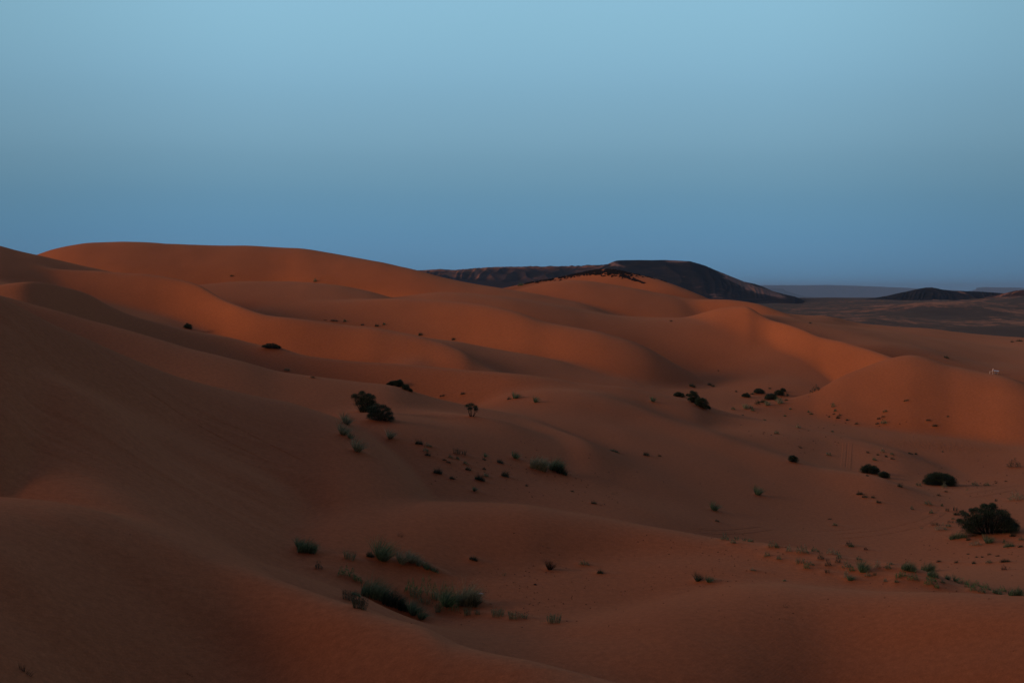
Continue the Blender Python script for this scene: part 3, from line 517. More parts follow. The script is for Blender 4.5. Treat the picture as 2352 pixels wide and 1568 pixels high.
# ------------------------------------------------------------------ the ground, one sheet
th_in = np.arange(-23.0, 23.01, .05)
th_out = np.arange(23.5, 337.0, 2.5)
TH = np.radians(np.r_[th_in, th_out])
RR = np.r_[np.geomspace(.5, 50, 46)[:-1], np.exp(np.linspace(math.log(50), math.log(480), 860))[:-1], np.geomspace(480, 44000, 330)]
def field():
    th, r = np.meshgrid(TH, RR)
    thw = (th + math.pi) % (2 * math.pi) - math.pi
    X = r * np.sin(th); Yw = r * np.cos(th)
    tc_ = np.clip(thw, -R(30), R(30))
    u = UC + F * np.tan(tc_); Ye = r * np.cos(tc_)
    Z = ground(u, Ye)
    # the camera's dune, its unseen rise behind and beside added to shade the foreground
    back = sstep(R(32), R(95), np.abs(thw))
    Z = Z * (1 - back) + back * (-1.7 + BACK_H * sstep(4, 80, r) - 44 * sstep(130, 300, r))
    return np.stack([X, Yw, Z], -1), u, Ye, back
BACK_H = 24.5
P3, Ug, Yg, Bk = field()
nr, ncol = P3.shape[:2]
i0 = np.arange(nr - 1)[:, None] * ncol; j0 = np.arange(ncol)[None]; j1 = (j0 + 1) % ncol
quads = np.stack([i0 + j0, i0 + ncol + j0, i0 + ncol + j1, i0 + j1], -1).reshape(-1, 4)[:, ::-1]
verts = np.r_[P3.reshape(-1, 3)]
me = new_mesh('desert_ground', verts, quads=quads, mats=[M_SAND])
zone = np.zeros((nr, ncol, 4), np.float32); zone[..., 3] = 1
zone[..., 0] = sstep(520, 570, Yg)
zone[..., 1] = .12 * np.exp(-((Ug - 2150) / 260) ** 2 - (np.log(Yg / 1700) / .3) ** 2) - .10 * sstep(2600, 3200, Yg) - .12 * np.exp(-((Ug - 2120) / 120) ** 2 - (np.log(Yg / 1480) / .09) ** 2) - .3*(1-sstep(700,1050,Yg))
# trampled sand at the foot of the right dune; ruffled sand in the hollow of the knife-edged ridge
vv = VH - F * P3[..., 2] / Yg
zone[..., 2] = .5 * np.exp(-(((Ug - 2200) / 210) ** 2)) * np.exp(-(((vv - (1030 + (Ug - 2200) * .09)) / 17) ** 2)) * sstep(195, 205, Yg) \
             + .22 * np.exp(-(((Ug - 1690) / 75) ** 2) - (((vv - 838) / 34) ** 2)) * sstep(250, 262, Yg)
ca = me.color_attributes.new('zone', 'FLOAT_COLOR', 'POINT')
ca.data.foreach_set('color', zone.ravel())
link('desert_ground', me, kind='structure')
# ------------------------------------------------------------------ hills and mesas beyond the sand
def rock_mat(name, dark, mid, sandy):
    m, n, l, b = mat(name)
    geo = n.new('ShaderNodeNewGeometry'); at = n.new('ShaderNodeAttribute'); at.attribute_name = 'zone'
    sp = n.new('ShaderNodeSeparateColor'); l.new(at.outputs['Color'], sp.inputs[0])
    t = n.new('ShaderNodeTexNoise'); t.inputs['Scale'].default_value = .03; t.inputs['Detail'].default_value = 9; t.inputs['Roughness'].default_value = .65
    l.new(geo.outputs['Position'], t.inputs['Vector'])
    ad = n.new('ShaderNodeMath'); ad.operation = 'ADD'; l.new(t.outputs['Fac'], ad.inputs[0]); l.new(sp.outputs['Red'], ad.inputs[1])
    r = ramp(n, [(.38, dark), (.56, mid), (.68, sandy), (1, sandy)], 'LINEAR'); l.new(ad.outputs[0], r.inputs[0])
    l.new(r.outputs[0], b.inputs['Base Color'])
    bm = n.new('ShaderNodeBump'); bm.inputs['Strength'].default_value = .5; bm.inputs['Distance'].default_value = 3
    l.new(t.outputs['Fac'], bm.inputs['Height']); l.new(bm.outputs[0], b.inputs['Normal'])
    b.inputs['Specular IOR Level'].default_value = 0
    return m
M_ROCK = rock_mat('dark_rock', (.016,.018,.024), (.040,.034,.034), (.26,.155,.12))
M_ROCK2 = rock_mat('red_rock', (.04,.027,.026), (.085,.048,.038), (.30,.14,.085))
M_MESA = rock_mat('mesa_rock', (.04,.034,.036), (.07,.055,.055), (.12,.085,.075))
def hill(name, crest, foot, Yn, Yf, Yc, Yb, m, rough, patches=(), cliff=1.0, n_u=260, bias=0.0, cap=0.0):
    """crest and foot: (u, v) rows; near edge, foot, crest and back distances"""
    us = np.linspace(crest[0][0], crest[-1][0], n_u)
    cv = np.interp(us, [p[0] for p in crest], [p[1] for p in crest]); fv = np.interp(us, [p[0] for p in foot], [p[1] for p in foot])
    T = np.r_[np.linspace(0, 1, 14)[:-1], np.linspace(1, 2, 60)[:-1], np.linspace(2, 3, 16)]
    U, TT = np.meshgrid(us, T)
    Y = np.interp(TT, [0, 1, 2, 3], [Yn, Yf, Yc, Yb])
    zc = -(cv - VH) / F * Yc; zf = -(fv - VH) / F * Yf; zn = plain_z(us, np.full(us.shape, float(Yn))) - 6
    ss = lambda t: t * t * (3 - 2 * t)
    t1 = np.clip(TT, 0, 1); t2 = np.clip(TT - 1, 0, 1); t3 = np.clip(TT - 2, 0, 1)
    prof = ss(t2) if cliff == 1 else ss(t2 ** cliff)
    Z = np.where(TT < 1, zn + (zf - zn) * t1 ** .8, np.where(TT < 2, zf + (zc - zf) * prof, zc + (np.minimum(zc, 0) - 260 - zc) * t3 ** 1.5))
    x = (U - UC) / F * Y
    H = np.maximum(zc - zf, 4)
    gl = np.abs(vnoise(x / (H * 1.1 + 8) + 1.7 * vnoise(x / 60, Y / 90), Y / (H * 5 + 60) + 3)) * 2
    Z = Z - rough * H * gl * np.sin(np.pi * np.clip(TT - 1, 0, 1)) ** .8
    Z = Z + rough * H * .16 * vnoise(x / (H * .35 + 2) + 40, Y / (H * .5 + 3)) * np.exp(-((TT - 2) / .25) ** 2) * (1 if cap == 0 else cap)
    V3 = np.stack([x, Y, Z], -1).reshape(-1, 3)
    nr_, nc_ = U.shape
    a = (np.arange(nr_ - 1)[:, None] * nc_ + np.arange(nc_ - 1)[None])
    q = np.stack([a, a + 1, a + nc_ + 1, a + nc_], -1).reshape(-1, 4)
    me_ = new_mesh(name, V3, quads=q, mats=[m])
    zn_ = np.zeros((nr_, nc_, 4), np.float32); zn_[..., 3] = 1; zn_[..., 0] = bias
    vv_ = VH - F * Z / Y
    for (pu, pv, wu, wv, k, sl) in patches:
        zn_[..., 0] += k * np.exp(-((U - pu) / wu) ** 2 - ((vv_ - pv - sl * (U - pu)) / wv) ** 2)
    ca_ = me_.color_attributes.new('zone', 'FLOAT_COLOR', 'POINT'); ca_.data.foreach_set('color', zn_.ravel())
    return link(name, me_, kind='structure')
hill('dark_rock_hill', [(1340,640),(1370,622),(1392,608),(1411,600),(1420,598),(1470,597.5),(1500,598),(1530,597),(1560,598.5),(1584,599.5),(1617,609),(1645,621),(1680,635),(1710,647),(1734,652),(1754,659),(1774,668),(1800,675.5),(1826,681),(1850,691)],
     [(1340,688),(1600,688),(1700,687),(1800,684.5),(1826,685),(1850,692)], 2250, 2650, 3000, 3500, M_ROCK, .07,
     [(1408,606,20,6,.3,.2),(1555,601,26,4,.34,.12),(1706,652,40,7,.6,.45),(1764,671,34,6,.6,.3),(1668,631,18,4,.5,.55),(1720,680,26,2.5,-.5,.1),(1655,650,30,9,-.5,.6),(1640,678,30,5,.12,.2),(1675,672,22,3,.2,.5)], cliff=.75, n_u=420, bias=-.08)
hill('rocky_plateau', [(820,640),(880,628),(951,621),(975,620.5),(1010,618),(1045,620),(1090,616),(1140,613),(1200,612),(1230,611.5),(1280,611.5),(1330,610),(1380,608),(1440,604),(1500,606),(1560,640)],
     [(820,640),(950,634),(1000,637),(1060,642),(1150,648),(1250,655),(1400,660),(1560,670)], 2700, 3450, 3800, 4400, M_ROCK2, .34,
     [(985,621,30,3,.25,0),(1040,628,14,10,.22,-.4),(1095,632,8,10,.28,.3),(1120,617,40,3,.2,-.1),(1060,621,40,3,.22,0),(1200,615,60,2.5,.2,0),(1330,613,60,2.5,.18,0),(1180,650,60,8,-.3,0),(1060,645,60,7,-.3,.1),(1230,640,14,5,.16,.4),(1270,642,14,5,.16,.4),(1250,628,60,8,-.2,0)], cliff=.8, n_u=420)
hill('black_hill', [(1960,692),(1990,687),(2034,680),(2060,674),(2084,669),(2110,663),(2124,660.5),(2140,660),(2152,662),(2164,665),(2190,668),(2217,668.5),(2250,669.5),(2301,673),(2340,680),(2380,690)],
     [(1960,692),(2380,690)], 2300, 2650, 2900, 3300, M_ROCK, .2, [(2210,672,14,3,.3,.3)], bias=-.1)
hill('brown_hill', [(2200,694),(2250,688),(2270,681),(2301,675),(2330,668),(2352,665.5),(2400,660),(2470,655),(2560,662),(2700,690)],
     [(2200,696),(2352,698),(2700,700)], 1900, 2150, 2500, 2900, M_ROCK2, .2, [(2300,678,20,3,.35,-.4),(2330,672,12,2,.2,-.4),(2330,688,30,5,.1,-.2)], bias=-.02)
hill('long_mesa', [(1640,656),(1750,655),(1855,655),(1900,654.5),(1928,655),(1960,656),(2015,658),(2074,660.5),(2161,665),(2205,667),(2222,669),(2300,676)],
     [(1640,680),(1800,682),(2300,683)], 28500, 33000, 35000, 38000, M_MESA, .35, cliff=.42, cap=.3)
hill('stepped_mesa', [(1700,663),(1764,661.5),(1799,663),(1803,667),(1815,671),(1846,680),(1890,684)],
     [(1700,683),(1890,685)], 22000, 25500, 27000, 29000, M_MESA, .3, cliff=.5, n_u=120, cap=.3, bias=-.3)
hill('flat_topped_mesa', [(2212,674),(2230,667.5),(2241,665),(2243,661),(2263,659),(2290,660),(2322,660),(2352,661),(2420,660),(2480,664),(2520,676)],
     [(2212,680),(2520,681)], 27000, 31000, 32500, 36000, M_MESA, .4, cliff=.4, n_u=160, cap=.3, bias=.08)

# ------------------------------------------------------------------ loose rock on the crest of the distant dune
def add_rock(V, Fc, c, r, rg):
    k = len(V); pts = []
    for i in range(3):
        for j in range(5):
            a = 2 * math.pi * (j + .5 * (i & 1)) / 5; h = (-.5, .25, .8)[i]; rr = (1, .95, .45)[i] * r * rg.uniform(.7, 1.25)
            V.append((c[0] + rr * math.cos(a) * 1.3, c[1] + rr * math.sin(a), c[2] + h * r * rg.uniform(.6, 1)))
    V.append((c[0], c[1], c[2] + r * .9))
    for i in range(2):
        for j in range(5):
            Fc.append((k + i * 5 + j, k + i * 5 + (j + 1) % 5, k + i * 5 + 5 + (j + 1) % 5, k + i * 5 + 5 + j))
    for j in range(5): Fc.append((k + 10 + j, k + 10 + (j + 1) % 5, k + 15))
m_black, _n, _l, _b = mat('black_stone'); _b.inputs['Base Color'].default_value = (.014, .012, .013, 1)
def P(u, Y, dz=0.0):
    return Vector(((u - UC) / F * Y, Y, float(ground(np.array([u]), np.array([Y]))[0]) + dz))
rg = random.Random(5)
V, Fc = [], []
for i in range(3600):
    q = rg.random()
    if q < .62: u = rg.gauss(1400, 38); dv = abs(rg.gauss(0, 5.5 * math.exp(-((u - 1400) / 60) ** 2) + .6))
    elif q < .82: u = rg.uniform(1195, 1380); dv = abs(rg.gauss(0, .9 + 3.0 * (u - 1195) / 185))
    else: u = rg.uniform(1375, 1480); dv = 4 + (u - 1375) * .12 + rg.gauss(0, 1.6)
    if vnoise(np.array([u / 7.]), np.array([dv / 1.8]))[0] < -.12: continue
    v = float(np.interp(u, UG, BODIES[1].v)) + dv + .4
    Y = visible_Y(u, v, 380., 470.)
    if Y is None: continue
    o = P(u, Y); add_rock(V, Fc, (o.x, o.y, o.z), rg.uniform(.10, .34), rg)
link('rubble', new_mesh('rubble', V, Fc, [m_black], smooth_=False), kind='stuff', label='black rocks strewn over the top of the distant sand dune')

# ------------------------------------------------------------------ wheel ruts and foot trails pressed in the sand
def rut(points, width=.30, h=.06, name='wheel_track'):
    pts = []
    for (u, v) in points:
        Y = visible_Y(u, v)
        if Y: pts.append((u, Y))
    if len(pts) < 2: return
    uu = np.array([p[0] for p in pts]); yy = np.array([p[1] for p in pts]); n_ = 60
    t = np.linspace(0, len(pts) - 1, n_); U = smooth_open(np.interp(t, range(len(pts)), uu)); Yv = smooth_open(np.interp(t, range(len(pts)), yy))
    X = (U - UC) / F * Yv; d = np.stack([np.gradient(X), np.gradient(Yv)], -1); d /= np.linalg.norm(d, axis=1)[:, None] + 1e-9
    nrm = np.stack([-d[:, 1], d[:, 0]], -1)
    V = []; prof = [(-1.6, -.03), (-1.0, h), (-.5, .012), (.5, .012), (1.0, h), (1.6, -.03)]
    fade = np.minimum(1, np.minimum(np.arange(n_), np.arange(n_)[::-1]) / 8)
    for o_, hh in prof:
        x_ = X + nrm[:, 0] * o_ * width; y_ = Yv + nrm[:, 1] * o_ * width
        z_ = ground(UC + F * x_ / y_, y_) + hh * fade * (1 + .3 * np.sin(np.arange(n_) * 1.7)) - .03 * (1 - fade)
        V.append(np.stack([x_, y_, z_], -1))
    V = np.array(V).transpose(1, 0, 2).reshape(-1, 3); k = len(prof)
    fc = [(i * k + j, i * k + j + 1, (i + 1) * k + j + 1, (i + 1) * k + j) for i in range(n_ - 1) for j in range(k - 1)]
    link(name, new_mesh(name, V, fc, [M_SAND]), kind='structure')
def smooth_open(a):
    k = np.array([1, 2, 3, 2, 1.]); k /= k.sum()
    return np.convolve(np.pad(a, 2, mode='edge'), k, mode='valid')
for pl in [[(1580,1211),(1640,1215),(1700,1212),(1760,1206)], [(1580,1219),(1650,1224),(1720,1221),(1790,1212)],
           [(1867,1224),(1934,1224),(2001,1218),(2051,1209),(2101,1196),(2140,1178),(2165,1155)],
           [(1880,1234),(1960,1234),(2020,1227),(2075,1217),(2120,1206),(2155,1186),(2180,1165)],
           [(1860,1217),(1930,1216),(1990,1209)],
           [(2195,1137),(2250,1129),(2300,1120),(2350,1111)], [(2215,1143),(2270,1136),(2345,1121)],
           [(1941,1012),(1939,1040),(1935,1078)], [(1954,1015),(1951,1045),(1948,1082)],
           [(284,864),(384,927),(467,981),(534,1017),(587,1045),(640,1068)], [(440,937),(567,991),(654,1034),(717,1065)],
           [(1401,846),(1440,862),(1478,893)],
           [(283,1055),(330,1080),(356,1100)]]:
    rut(pl, width=.16 if pl[0][0] < 800 else .24, h=.03 if pl[0][0] < 800 or pl[0][0] in (1941, 1954) else .04)

# ------------------------------------------------------------------ plants
def leaf_mat(name, a, b_, scale=6):
    m, n, l, b = mat(name)
    geo = n.new('ShaderNodeNewGeometry'); t = n.new('ShaderNodeTexNoise'); t.inputs['Scale'].default_value = scale; t.inputs['Detail'].default_value = 3
    l.new(geo.outputs['Position'], t.inputs['Vector'])
    r = ramp(n, [(.15, tuple(c * .55 for c in a)), (.45, a), (.75, b_), (1, tuple(c * 1.9 for c in b_))], 'LINEAR')
    am = n.new('ShaderNodeMath'); am.operation = 'MULTIPLY_ADD'; l.new(geo.outputs['Random Per Island'], am.inputs[0]); am.inputs[1].default_value = .75
    l.new(t.outputs['Fac'], am.inputs[2]); sb_ = n.new('ShaderNodeMath'); sb_.operation = 'SUBTRACT'; l.new(am.outputs[0], sb_.inputs[0]); sb_.inputs[1].default_value = .33
    l.new(sb_.outputs[0], r.inputs[0]); l.new(r.outputs[0], b.inputs['Base Color'])
    b.inputs['Specular IOR Level'].default_value = .1
    tr = n.new('ShaderNodeBsdfTranslucent'); l.new(r.outputs[0], tr.inputs[0]); mx_ = n.new('ShaderNodeMixShader'); mx_.inputs[0].default_value = .3
    l.new(b.outputs[0], mx_.inputs[1]); l.new(tr.outputs[0], mx_.inputs[2]); l.new(mx_.outputs[0], n['Material Output'].inputs['Surface'])
    return m
MG = {'dark': leaf_mat('dark_foliage', (.028,.052,.036), (.068,.105,.066)),
      'mid': leaf_mat('grass_green', (.08,.15,.085), (.18,.28,.155)),
      'pale': leaf_mat('dry_grass', (.19,.24,.15), (.34,.35,.22)),
      'leafy': leaf_mat('leafy_green', (.06,.18,.07), (.14,.30,.11)),
      'dead': leaf_mat('dead_twigs', (.035,.028,.02), (.08,.058,.04))}
M_STEM = leaf_mat('bark', (.018,.014,.011), (.035,.028,.02))
def blade(V, Fc, root, dirv, length, width, droop, wind, rg, seg=4):
    """a tapering strip that starts upright and arches over"""
    p = Vector(root); d = Vector(dirv).normalized(); side = Vector((rg.uniform(-1, 1), rg.uniform(-.4, .4), 0))
    if side.length < .1: side = Vector((1, 0, 0))
    side.normalize(); k = len(V); st = length / seg
    for i in range(seg + 1):
        w_ = width * (1 - .85 * i / seg) * .5
        V.append(tuple(p - side * w_)); V.append(tuple(p + side * w_))
        d = (d + Vector((wind, wind * .2, -droop)) / seg * (1 + i * .5)).normalized(); p = p + d * st
    for i in range(seg): Fc.append((k + 2*i, k + 2*i + 1, k + 2*i + 3, k + 2*i + 2))
def tube(V, Fc, pts, radii, n=5):
    k = len(V)
    for i, (p, r) in enumerate(zip(pts, radii)):
        d = (pts[min(i + 1, len(pts) - 1)] - pts[max(i - 1, 0)]).normalized()
        a = d.orthogonal().normalized(); b = d.cross(a)
        for j in range(n):
            t = 2 * math.pi * j / n; V.append(tuple(p + (a * math.cos(t) + b * math.sin(t)) * r))
    for i in range(len(pts) - 1):
        for j in range(n): Fc.append((k + i*n + j, k + i*n + (j+1) % n, k + (i+1)*n + (j+1) % n, k + (i+1)*n + j))
def build_plant(kind, u, v, wpx, hpx, shade, seed):
    """returns (origin, [(part name, verts, faces, material)]); sizes given in photo pixels at the plant's distance"""
    rg = random.Random(seed); Y = visible_Y(u, v)
    if Y is None: Y = 250.
    W, H = wpx / F * Y, hpx / F * Y; D = min(W, H * 1.6) * .8
    o = P(u, Y)
    e = .5; gx = (P(u + e * F / Y, Y).z - o.z) / e; gy = (P(u, Y + e).z - o.z) / e
    gz = lambda x, y: gx * x + gy * y - .02
    V, Fc = [], []; parts = []; px = Y / F * 2.3            # px: about one rendered pixel in metres
    area = (wpx * hpx)
    if kind == 'tuft':       # wind-bent grass tussock
        n_ = int(min(420, 40 + area * .26)); bw = max(.012, px * .30)
        for i in range(n_):
            a = rg.uniform(0, 2 * math.pi); rr = math.sqrt(rg.random()); ox = math.cos(a) * rr * W * .20 - W * .10; oy = math.sin(a) * rr * D * .22
            lean = Vector((math.cos(a) * rr * .75 + .18, math.sin(a) * rr * .6, 1.0)); ln = H * rg.uniform(.75, 1.2) * (1 + .35 * rr)
            blade(V, Fc, (ox, oy, gz(ox, oy)), lean, ln, bw, rg.uniform(.25, .75), rg.uniform(.1, .6), rg)
        parts.append(('blades', V, Fc, shade))
    elif kind == 'mound':    # long low tussock mound with drooping blades all along
        n_ = int(min(650, 60 + area * .3)); bw = max(.012, px * .30)
        for i in range(n_):
            t = rg.uniform(-.5, .5); hh = H * (.55 + .55 * math.cos(t * 2.7)) * rg.uniform(.55, 1)
            ox = t * W * .9; oy = rg.uniform(-.5, .5) * D * .5
            root = (ox, oy, gz(ox, oy))
            blade(V, Fc, root, Vector((rg.uniform(-.3, .5), rg.uniform(-.5, .3), 1)), hh * 1.25, bw, rg.uniform(.3, .9), rg.uniform(.15, .6), rg)
        parts.append(('blades', V, Fc, shade))
    elif kind == 'reed':     # stiff upright stems with small knots of leaf
        n_ = int(min(160, 16 + area * .12)); bw = max(.010, px * .2)
        for i in range(n_):
            ox = rg.uniform(-.42, .42) * W; oy = rg.uniform(-.4, .4) * D; ln = H * rg.uniform(.55, 1.05)
            d = Vector((ox / W * .6 + rg.uniform(-.12, .18), rg.uniform(-.15, .15), 1))
            r0 = (ox, oy, gz(ox, oy)); blade(V, Fc, r0, d, ln, bw, .05, rg.uniform(0, .12), rg, 3)
            d.normalize()
            for q in range(6):
                t = rg.uniform(.4, 1.02); c = Vector(r0) + d * ln * t
                blade(V, Fc, tuple(c), Vector((rg.uniform(-1, 1), rg.uniform(-1, 1), rg.uniform(.1, 1))), H * .13, bw * 1.3, .2, 0, rg, 2)
        parts.append(('stems', V, Fc, shade))
    elif kind == 'leafy':    # loose leafy herb
        H *= 1.25; n_ = int(min(900, 80 + area * .8)); lw = max(.016, px * .3)
        for i in range(int(4 + W * 4)):
            ox = rg.uniform(-.35, .35) * W; r0 = (ox, rg.uniform(-.3, .3) * D, gz(ox, 0))
            blade(V, Fc, r0, Vector((rg.uniform(-.4, .4), rg.uniform(-.3, .3), 1)), H * .8, lw, .1, .1, rg, 3)
        for i in range(n_):
            t = rg.uniform(-.5, .5); ox = t * W; oy = rg.uniform(-.4, .4) * D; hh = H * math.sqrt(max(0, 1 - (2 * t) ** 2)) * (.75 + .4 * math.sin(t * 19 + seed))
            c = (ox, oy, gz(ox, oy) + hh * rg.random() ** .6)
            blade(V, Fc, c, Vector((rg.uniform(-1, 1), rg.uniform(-1, 1), rg.uniform(-.1, 1))), rg.uniform(.7, 1.4) * max(.06, px * .8), lw * 1.6, .2, 0, rg, 2)
        parts.append(('foliage', V, Fc, shade))
    elif kind == 'sprig':    # a few bare twigs
        n_ = int(8 + area * .06); bw = max(.008, px * .17)
        for i in range(n_):
            ox = rg.uniform(-.35, .35) * W
            blade(V, Fc, (ox, rg.uniform(-.1, .1) * D, gz(ox, 0)), Vector((ox / max(W, .01) * 1.6 + rg.uniform(-.2, .4), rg.uniform(-.3, .3), 1)), H * rg.uniform(.6, 1.1), bw, .2, .35, rg, 3)
        parts.append(('twigs', V, Fc, shade))
    elif kind == 'low':      # low cushion with a wind-blown tail of sand behind it
        n_ = int(26 + area * .9); bw = max(.014, px * .28)
        for i in range(n_):
            t = rg.uniform(-.5, .5); ox = t * W; oy = rg.uniform(-.35, .35) * D
            hh = H * (1 - (2 * t) ** 2) * rg.uniform(.35, 1.35) + .02
            blade(V, Fc, (ox, oy, gz(ox, oy)), Vector((rg.uniform(-.8, .9), rg.uniform(-.6, .6), .9)), hh * 1.2 + .05, bw, .35, .3, rg, 3)
        parts.append(('foliage', V, Fc, shade))
    return o, parts, (W, H, D, Y, gz, rg, px)
def bush(u, v, wpx, hpx, seed, lobes=None, shade='dark'):
    """woody bush: limbs fanning from the base, each tipped by a brush of fine needles"""
    rg = random.Random(seed); Y = visible_Y(u, v) or 250.
    W, H = wpx / F * Y, hpx / F * Y; D = W * .7; o = P(u, Y); px = Y / F * 2.3
    e = .5; gx = (P(u + e * F / Y, Y).z - o.z) / e
    if lobes is None:
        lobes = []
        nl = 5 + int(wpx / 8)
        for i in range(nl):
            t = (i + .5) / nl * 2 - 1; hh = math.sqrt(max(.05, 1 - t * t * .85)) * rg.uniform(.72, 1.05)
            lobes.append((t * .40, hh * .66, rg.uniform(.2, .3)))
            lobes.append((t * .46, hh * .24, rg.uniform(.2, .28)))
    SV, SF, LV, LF = [], [], [], []
    bw = max(.014, px * (.28 if wpx < 90 else .42))
    for (lx, lz, lr) in lobes:
        for rep in range(3):
            c = Vector((lx * W, rg.uniform(-.32, .32) * D, lz * H + gx * lx * W * .6)); r = lr * min(W, H * 1.4) * rg.uniform(.8, 1.1)
            base = Vector((lx * W * .35, rg.uniform(-.08, .08) * D, gx * lx * W * .35 - .06)); mid = base.lerp(c, .55) + Vector((lx * W * .12, 0, 0))
            tube(SV, SF, [base, mid, c], [.035 + .006 * H, .022, .008], 5)
            nn = int(min(420, 60 + wpx * hpx * .15))
            for i in range(nn):
                a = Vector((rg.gauss(0, 1), rg.gauss(0, 1), rg.gauss(.15, 1))).normalized(); rr = r * rg.random() ** .45
                q = c + Vector((a.x * rr, a.y * rr, a.z * rr * .85)); q.z = max(q.z, gx * q.x + .02)
                blade(LV, LF, tuple(q), a + Vector((lx * .6, 0, .7)), rg.uniform(.12, .26) * (r + .12), bw, .15, .1, rg, 2)
    return o, SV, SF, LV, LF
SEED = [100]
def put(name, label, cat, group, kind, u, v, w_, h_, shade):
    SEED[0] += 1
    if kind == 'bush' or isinstance(kind, list):
        o, SV, SF, LV, LF = bush(u, v, w_, h_, SEED[0], kind if isinstance(kind, list) else None, shade)
        r = bpy.data.objects.new(name, None); COL.objects.link(r); r.location = o
        link('limbs', new_mesh('limbs', SV, SF, [M_STEM]), r); link('foliage', new_mesh('foliage', LV, LF, [MG[shade]], smooth_=False), r)
    else:
        o, parts, _ = build_plant(kind, u, v, w_, h_, shade, SEED[0])
        pn, V, Fc, sh = parts[0]
        r = link(name, new_mesh(name, V, Fc, [MG[sh]], smooth_=False)); r.location = o
    r['label'] = label; r['category'] = cat
    if group: r['group'] = group
    return r
for k, u, v, w_, h_, sh, nm, cat, lb in MAIN:
    put(nm, lb, cat, None, k, u, v, w_, h_, sh)
for phrase, grp, items in PATCH:
    byk = {}
    for it in sorted(items, key=lambda q: q[1]):
        key = (SIZE(it[3]), WORD[it[5]], KIND[it[0]][2]); byk.setdefault(key, []).append(it)
    for key, its in byk.items():
        for i, (k, u, v, w_, h_, sh) in enumerate(its):
            nm, cat, wd = KIND[k]
            tail = '' if len(its) == 1 else (', ' + ORD[i] + ' from left')
            put(nm, f'{key[0]} {key[1]} {wd} {phrase}{tail}', cat, grp, k, u, v, w_, h_, sh)
# ------------------------------------------------------------------ table and chair on the crest
def box(V, Fc, a, b, half, up=Vector((0, 0, 1))):
    """bar from a to b with half width and half height, edges chamfered"""
    a, b = Vector(a), Vector(b); d = (b - a).normalized(); s = d.cross(up)
    if s.length < .01: s = Vector((1, 0, 0))
    s.normalize(); t = s.cross(d); hw, hh = half; c = min(hw, hh) * .25; k = len(V)
    ring = [(-hw + c, -hh), (hw - c, -hh), (hw, -hh + c), (hw, hh - c), (hw - c, hh), (-hw + c, hh), (-hw, hh - c), (-hw, -hh + c)]
    for p in (a, b):
        for x, y in ring: V.append(tuple(p + s * x + t * y))
    for j in range(8): Fc.append((k + j, k + (j + 1) % 8, k + 8 + (j + 1) % 8, k + 8 + j))
    Fc.append(tuple(range(k + 7, k - 1, -1))); Fc.append(tuple(range(k + 8, k + 16)))
def plain(name, col, rough=.6):
    m, n, l, b = mat(name); b.inputs['Base Color'].default_value = (*col, 1); b.inputs['Roughness'].default_value = rough
    b.inputs['Specular IOR Level'].default_value = .4
    t = n.new('ShaderNodeTexNoise'); t.inputs['Scale'].default_value = 14; t.inputs['Detail'].default_value = 4
    r = ramp(n, [(.3, tuple(c * .8 for c in col)), (.7, tuple(min(1, c * 1.12) for c in col))], 'LINEAR')
    l.new(t.outputs['Fac'], r.inputs[0]); l.new(r.outputs[0], b.inputs['Base Color'])
    return m
M_TOP = plain('grey_board', (.52,.56,.58), .35); M_WOOD = plain('pale_wood', (.62,.46,.32)); M_WHITE = plain('white_plastic', (.72,.64,.60)); M_SHELF = plain('dark_board', (.05,.05,.055))
Yt = 240.0
def on(u, Y): return P(u, Y)
ut = 2287.5; Yt = visible_Y(ut, 859.5)
o = P(ut, Yt)
tb = bpy.data.objects.new('folding_table', None); COL.objects.link(tb); tb.location = o; tb.rotation_euler = (R(6), R(6), R(-28))
tb['label'] = 'small light-topped folding table standing on the right dune crest'; tb['category'] = 'table'
V, Fc = [], []; box(V, Fc, (-.55, 0, .70), (.55, 0, .70), (.34, .018))
link('table_top', new_mesh('table_top', V, Fc, [M_TOP], smooth_=False), tb)
V, Fc = [], []; box(V, Fc, (-.36, 0, .24), (.36, 0, .24), (.24, .012))
link('shelf', new_mesh('shelf', V, Fc, [M_SHELF], smooth_=False), tb)
cr, sr = math.cos(R(-28)), math.sin(R(-28))
def gz_at(x, y, org, ang):
    X = org.x + x * math.cos(ang) - y * math.sin(ang); Yq = org.y + x * math.sin(ang) + y * math.cos(ang)
    return float(ground(np.array([UC + F * X / Yq]), np.array([Yq]))[0]) - org.z
for sx in (-1, 1):
    for sy in (-1, 1):
        V, Fc = [], []; fx, fy = sx * .30, -sy * .30
        box(V, Fc, (sx * .44, sy * .24, .685), (fx, fy, gz_at(fx, fy, o, R(-28)) - .04), (.028, .022), Vector((0, 1, 0)))
        link('leg', new_mesh('leg', V, Fc, [M_WOOD], smooth_=False), tb)
uc2 = 2276.5; Ych = visible_Y(uc2, 859.0); o2 = P(uc2, Ych)
ch = bpy.data.objects.new('folding_chair', None); COL.objects.link(ch); ch.location = o2; A2 = R(172); ch.rotation_euler = (0, 0, A2)
ch['label'] = 'pale slim chair beside the table, its seat facing left'; ch['category'] = 'chair'
V, Fc = [], []; box(V, Fc, (-.22, 0, .43), (.24, 0, .45), (.21, .02)); link('seat', new_mesh('seat', V, Fc, [M_WHITE], smooth_=False), ch)
V, Fc = [], []
for sy in (-.18, .18): box(V, Fc, (-.22, sy, .43), (-.34, sy * .95, .95), (.02, .018), Vector((0, 1, 0)))
for i in range(4): box(V, Fc, (-.25 - .028 * i, -.17, .56 + .115 * i), (-.25 - .028 * i, .17, .56 + .115 * i), (.012, .035))
link('backrest', new_mesh('backrest', V, Fc, [M_WHITE], smooth_=False), ch)
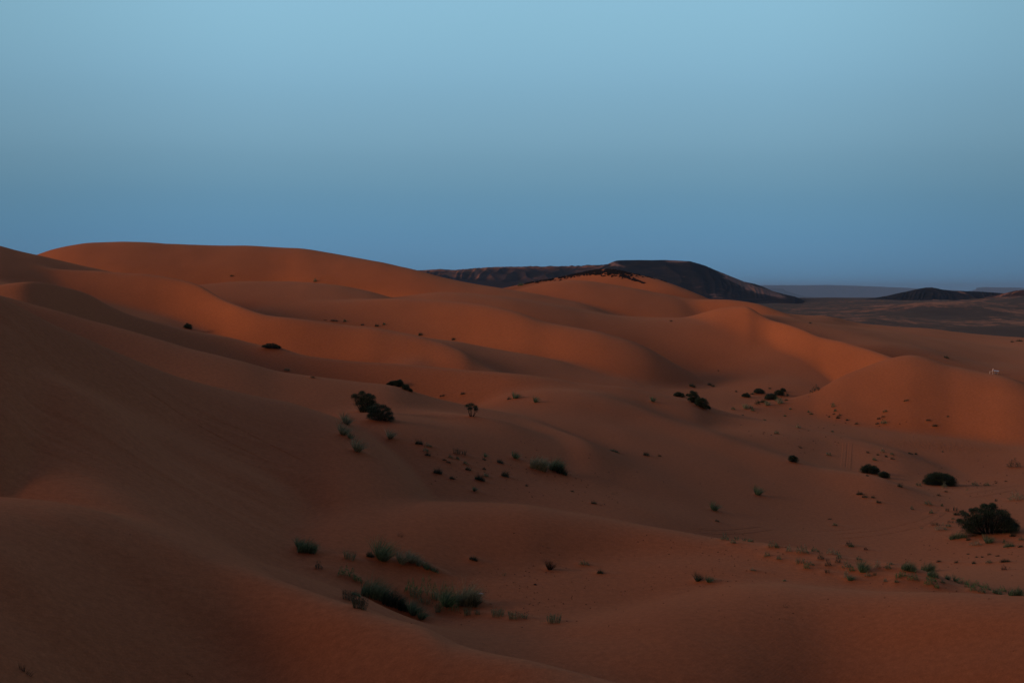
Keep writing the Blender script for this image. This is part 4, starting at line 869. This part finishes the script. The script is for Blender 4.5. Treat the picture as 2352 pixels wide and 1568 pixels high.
for sx in (-1, 1):
    for sy in (-1, 1):
        V, Fc = [], []; fx, fy = sx * .25, sy * .19
        box(V, Fc, (sx * .19, sy * .17, .42), (fx, fy, gz_at(fx, fy, o2, A2) - .03), (.018, .018), Vector((0, 1, 0)))
        link('leg', new_mesh('leg', V, Fc, [M_WHITE], smooth_=False), ch)

# ------------------------------------------------------------------ small things lying on the sand
rg = random.Random(31)
def pebble(name, u, v, r, m, label, cat, group=None):
    V, Fc = [], []; add_rock(V, Fc, (0, 0, 0), r, rg)
    ob = link(name, new_mesh(name, V, Fc, [m], smooth_=False)); ob.location = P(u, visible_Y(u, v)); ob['label'] = label; ob['category'] = cat
    if group: ob['group'] = group
pebble('stone', 1229, 1343, .10, m_black, 'dark stone lying alone in the middle of the bowl', 'stone')
V, Fc = [], []
for i in range(5):
    a = rg.uniform(0, 6.28); r = .09
    k = len(V); c = Vector((rg.uniform(-.09, .09), rg.uniform(-.05, .05), .03 + i * .012))
    for j in range(6):
        t = j * math.pi / 3 + a; V.append((c.x + math.cos(t) * r * rg.uniform(.6, 1.1), c.y + math.sin(t) * r * .6, c.z + rg.uniform(-.02, .05)))
    Fc.append(tuple(range(k, k + 6)))
lt = link('plastic_scrap', new_mesh('plastic_scrap', V, Fc, [plain('white_film', (.75,.80,.88), .3)], smooth_=False)); lt.location = P(1104, visible_Y(1104, 1365.5))
lt['label'] = 'crumpled white scrap lying right of the feathery tussock'; lt['category'] = 'litter'
# scattered droppings and grit, far too many to count
V, Fc = [], []
for (uc_, vc_, su, sv, n_) in [(1200,1370,120,40,150), (1640,1310,70,28,60), (2200,1290,130,60,90), (1900,1000,90,20,60), (2250,1110,90,30,60), (1150,1090,120,35,60), (1400,1130,120,30,40), (1650,1260,160,30,50), (1760,1420,200,40,25)]:
    for i in range(n_):
        u = rg.gauss(uc_, su); v = rg.gauss(vc_, sv)
        if not (900 < u < 2380) or not (905 < v < 1450): continue
        Yq = visible_Y(u, v)
        if Yq: add_rock(V, Fc, tuple(P(u, Yq)), rg.uniform(.02, .045) * Yq / 90, rg)
m_grit, _n, _l, _b = mat('grit'); _b.inputs['Base Color'].default_value = (.05, .022, .014, 1)
link('grit', new_mesh('grit', V, Fc, [m_grit], smooth_=False), kind='stuff', label='dark grit and droppings scattered over the sand floor')

# ------------------------------------------------------------------ haze: one even body of air round everything
V = [(x, y, z) for z in (-215, 260) for x, y in ((-46000, -46000), (46000, -46000), (46000, 46000), (-46000, 46000))]
Fc = [(0, 3, 2, 1), (4, 5, 6, 7), (0, 1, 5, 4), (1, 2, 6, 5), (2, 3, 7, 6), (3, 0, 4, 7)]
mh = bpy.data.materials.new('haze'); mh.use_nodes = True; n = mh.node_tree.nodes
n.remove(n['Principled BSDF']); pv = n.new('ShaderNodeVolumePrincipled'); pv.inputs['Color'].default_value = (.38, .66, 1.0, 1)
pv.inputs['Density'].default_value = 3.4e-5; pv.inputs['Anisotropy'].default_value = 0
mh.node_tree.links.new(pv.outputs[0], n['Material Output'].inputs['Volume'])
link('haze', new_mesh('haze', V, Fc, [mh], smooth_=False), kind='stuff', label='thin bluish evening haze over the desert')
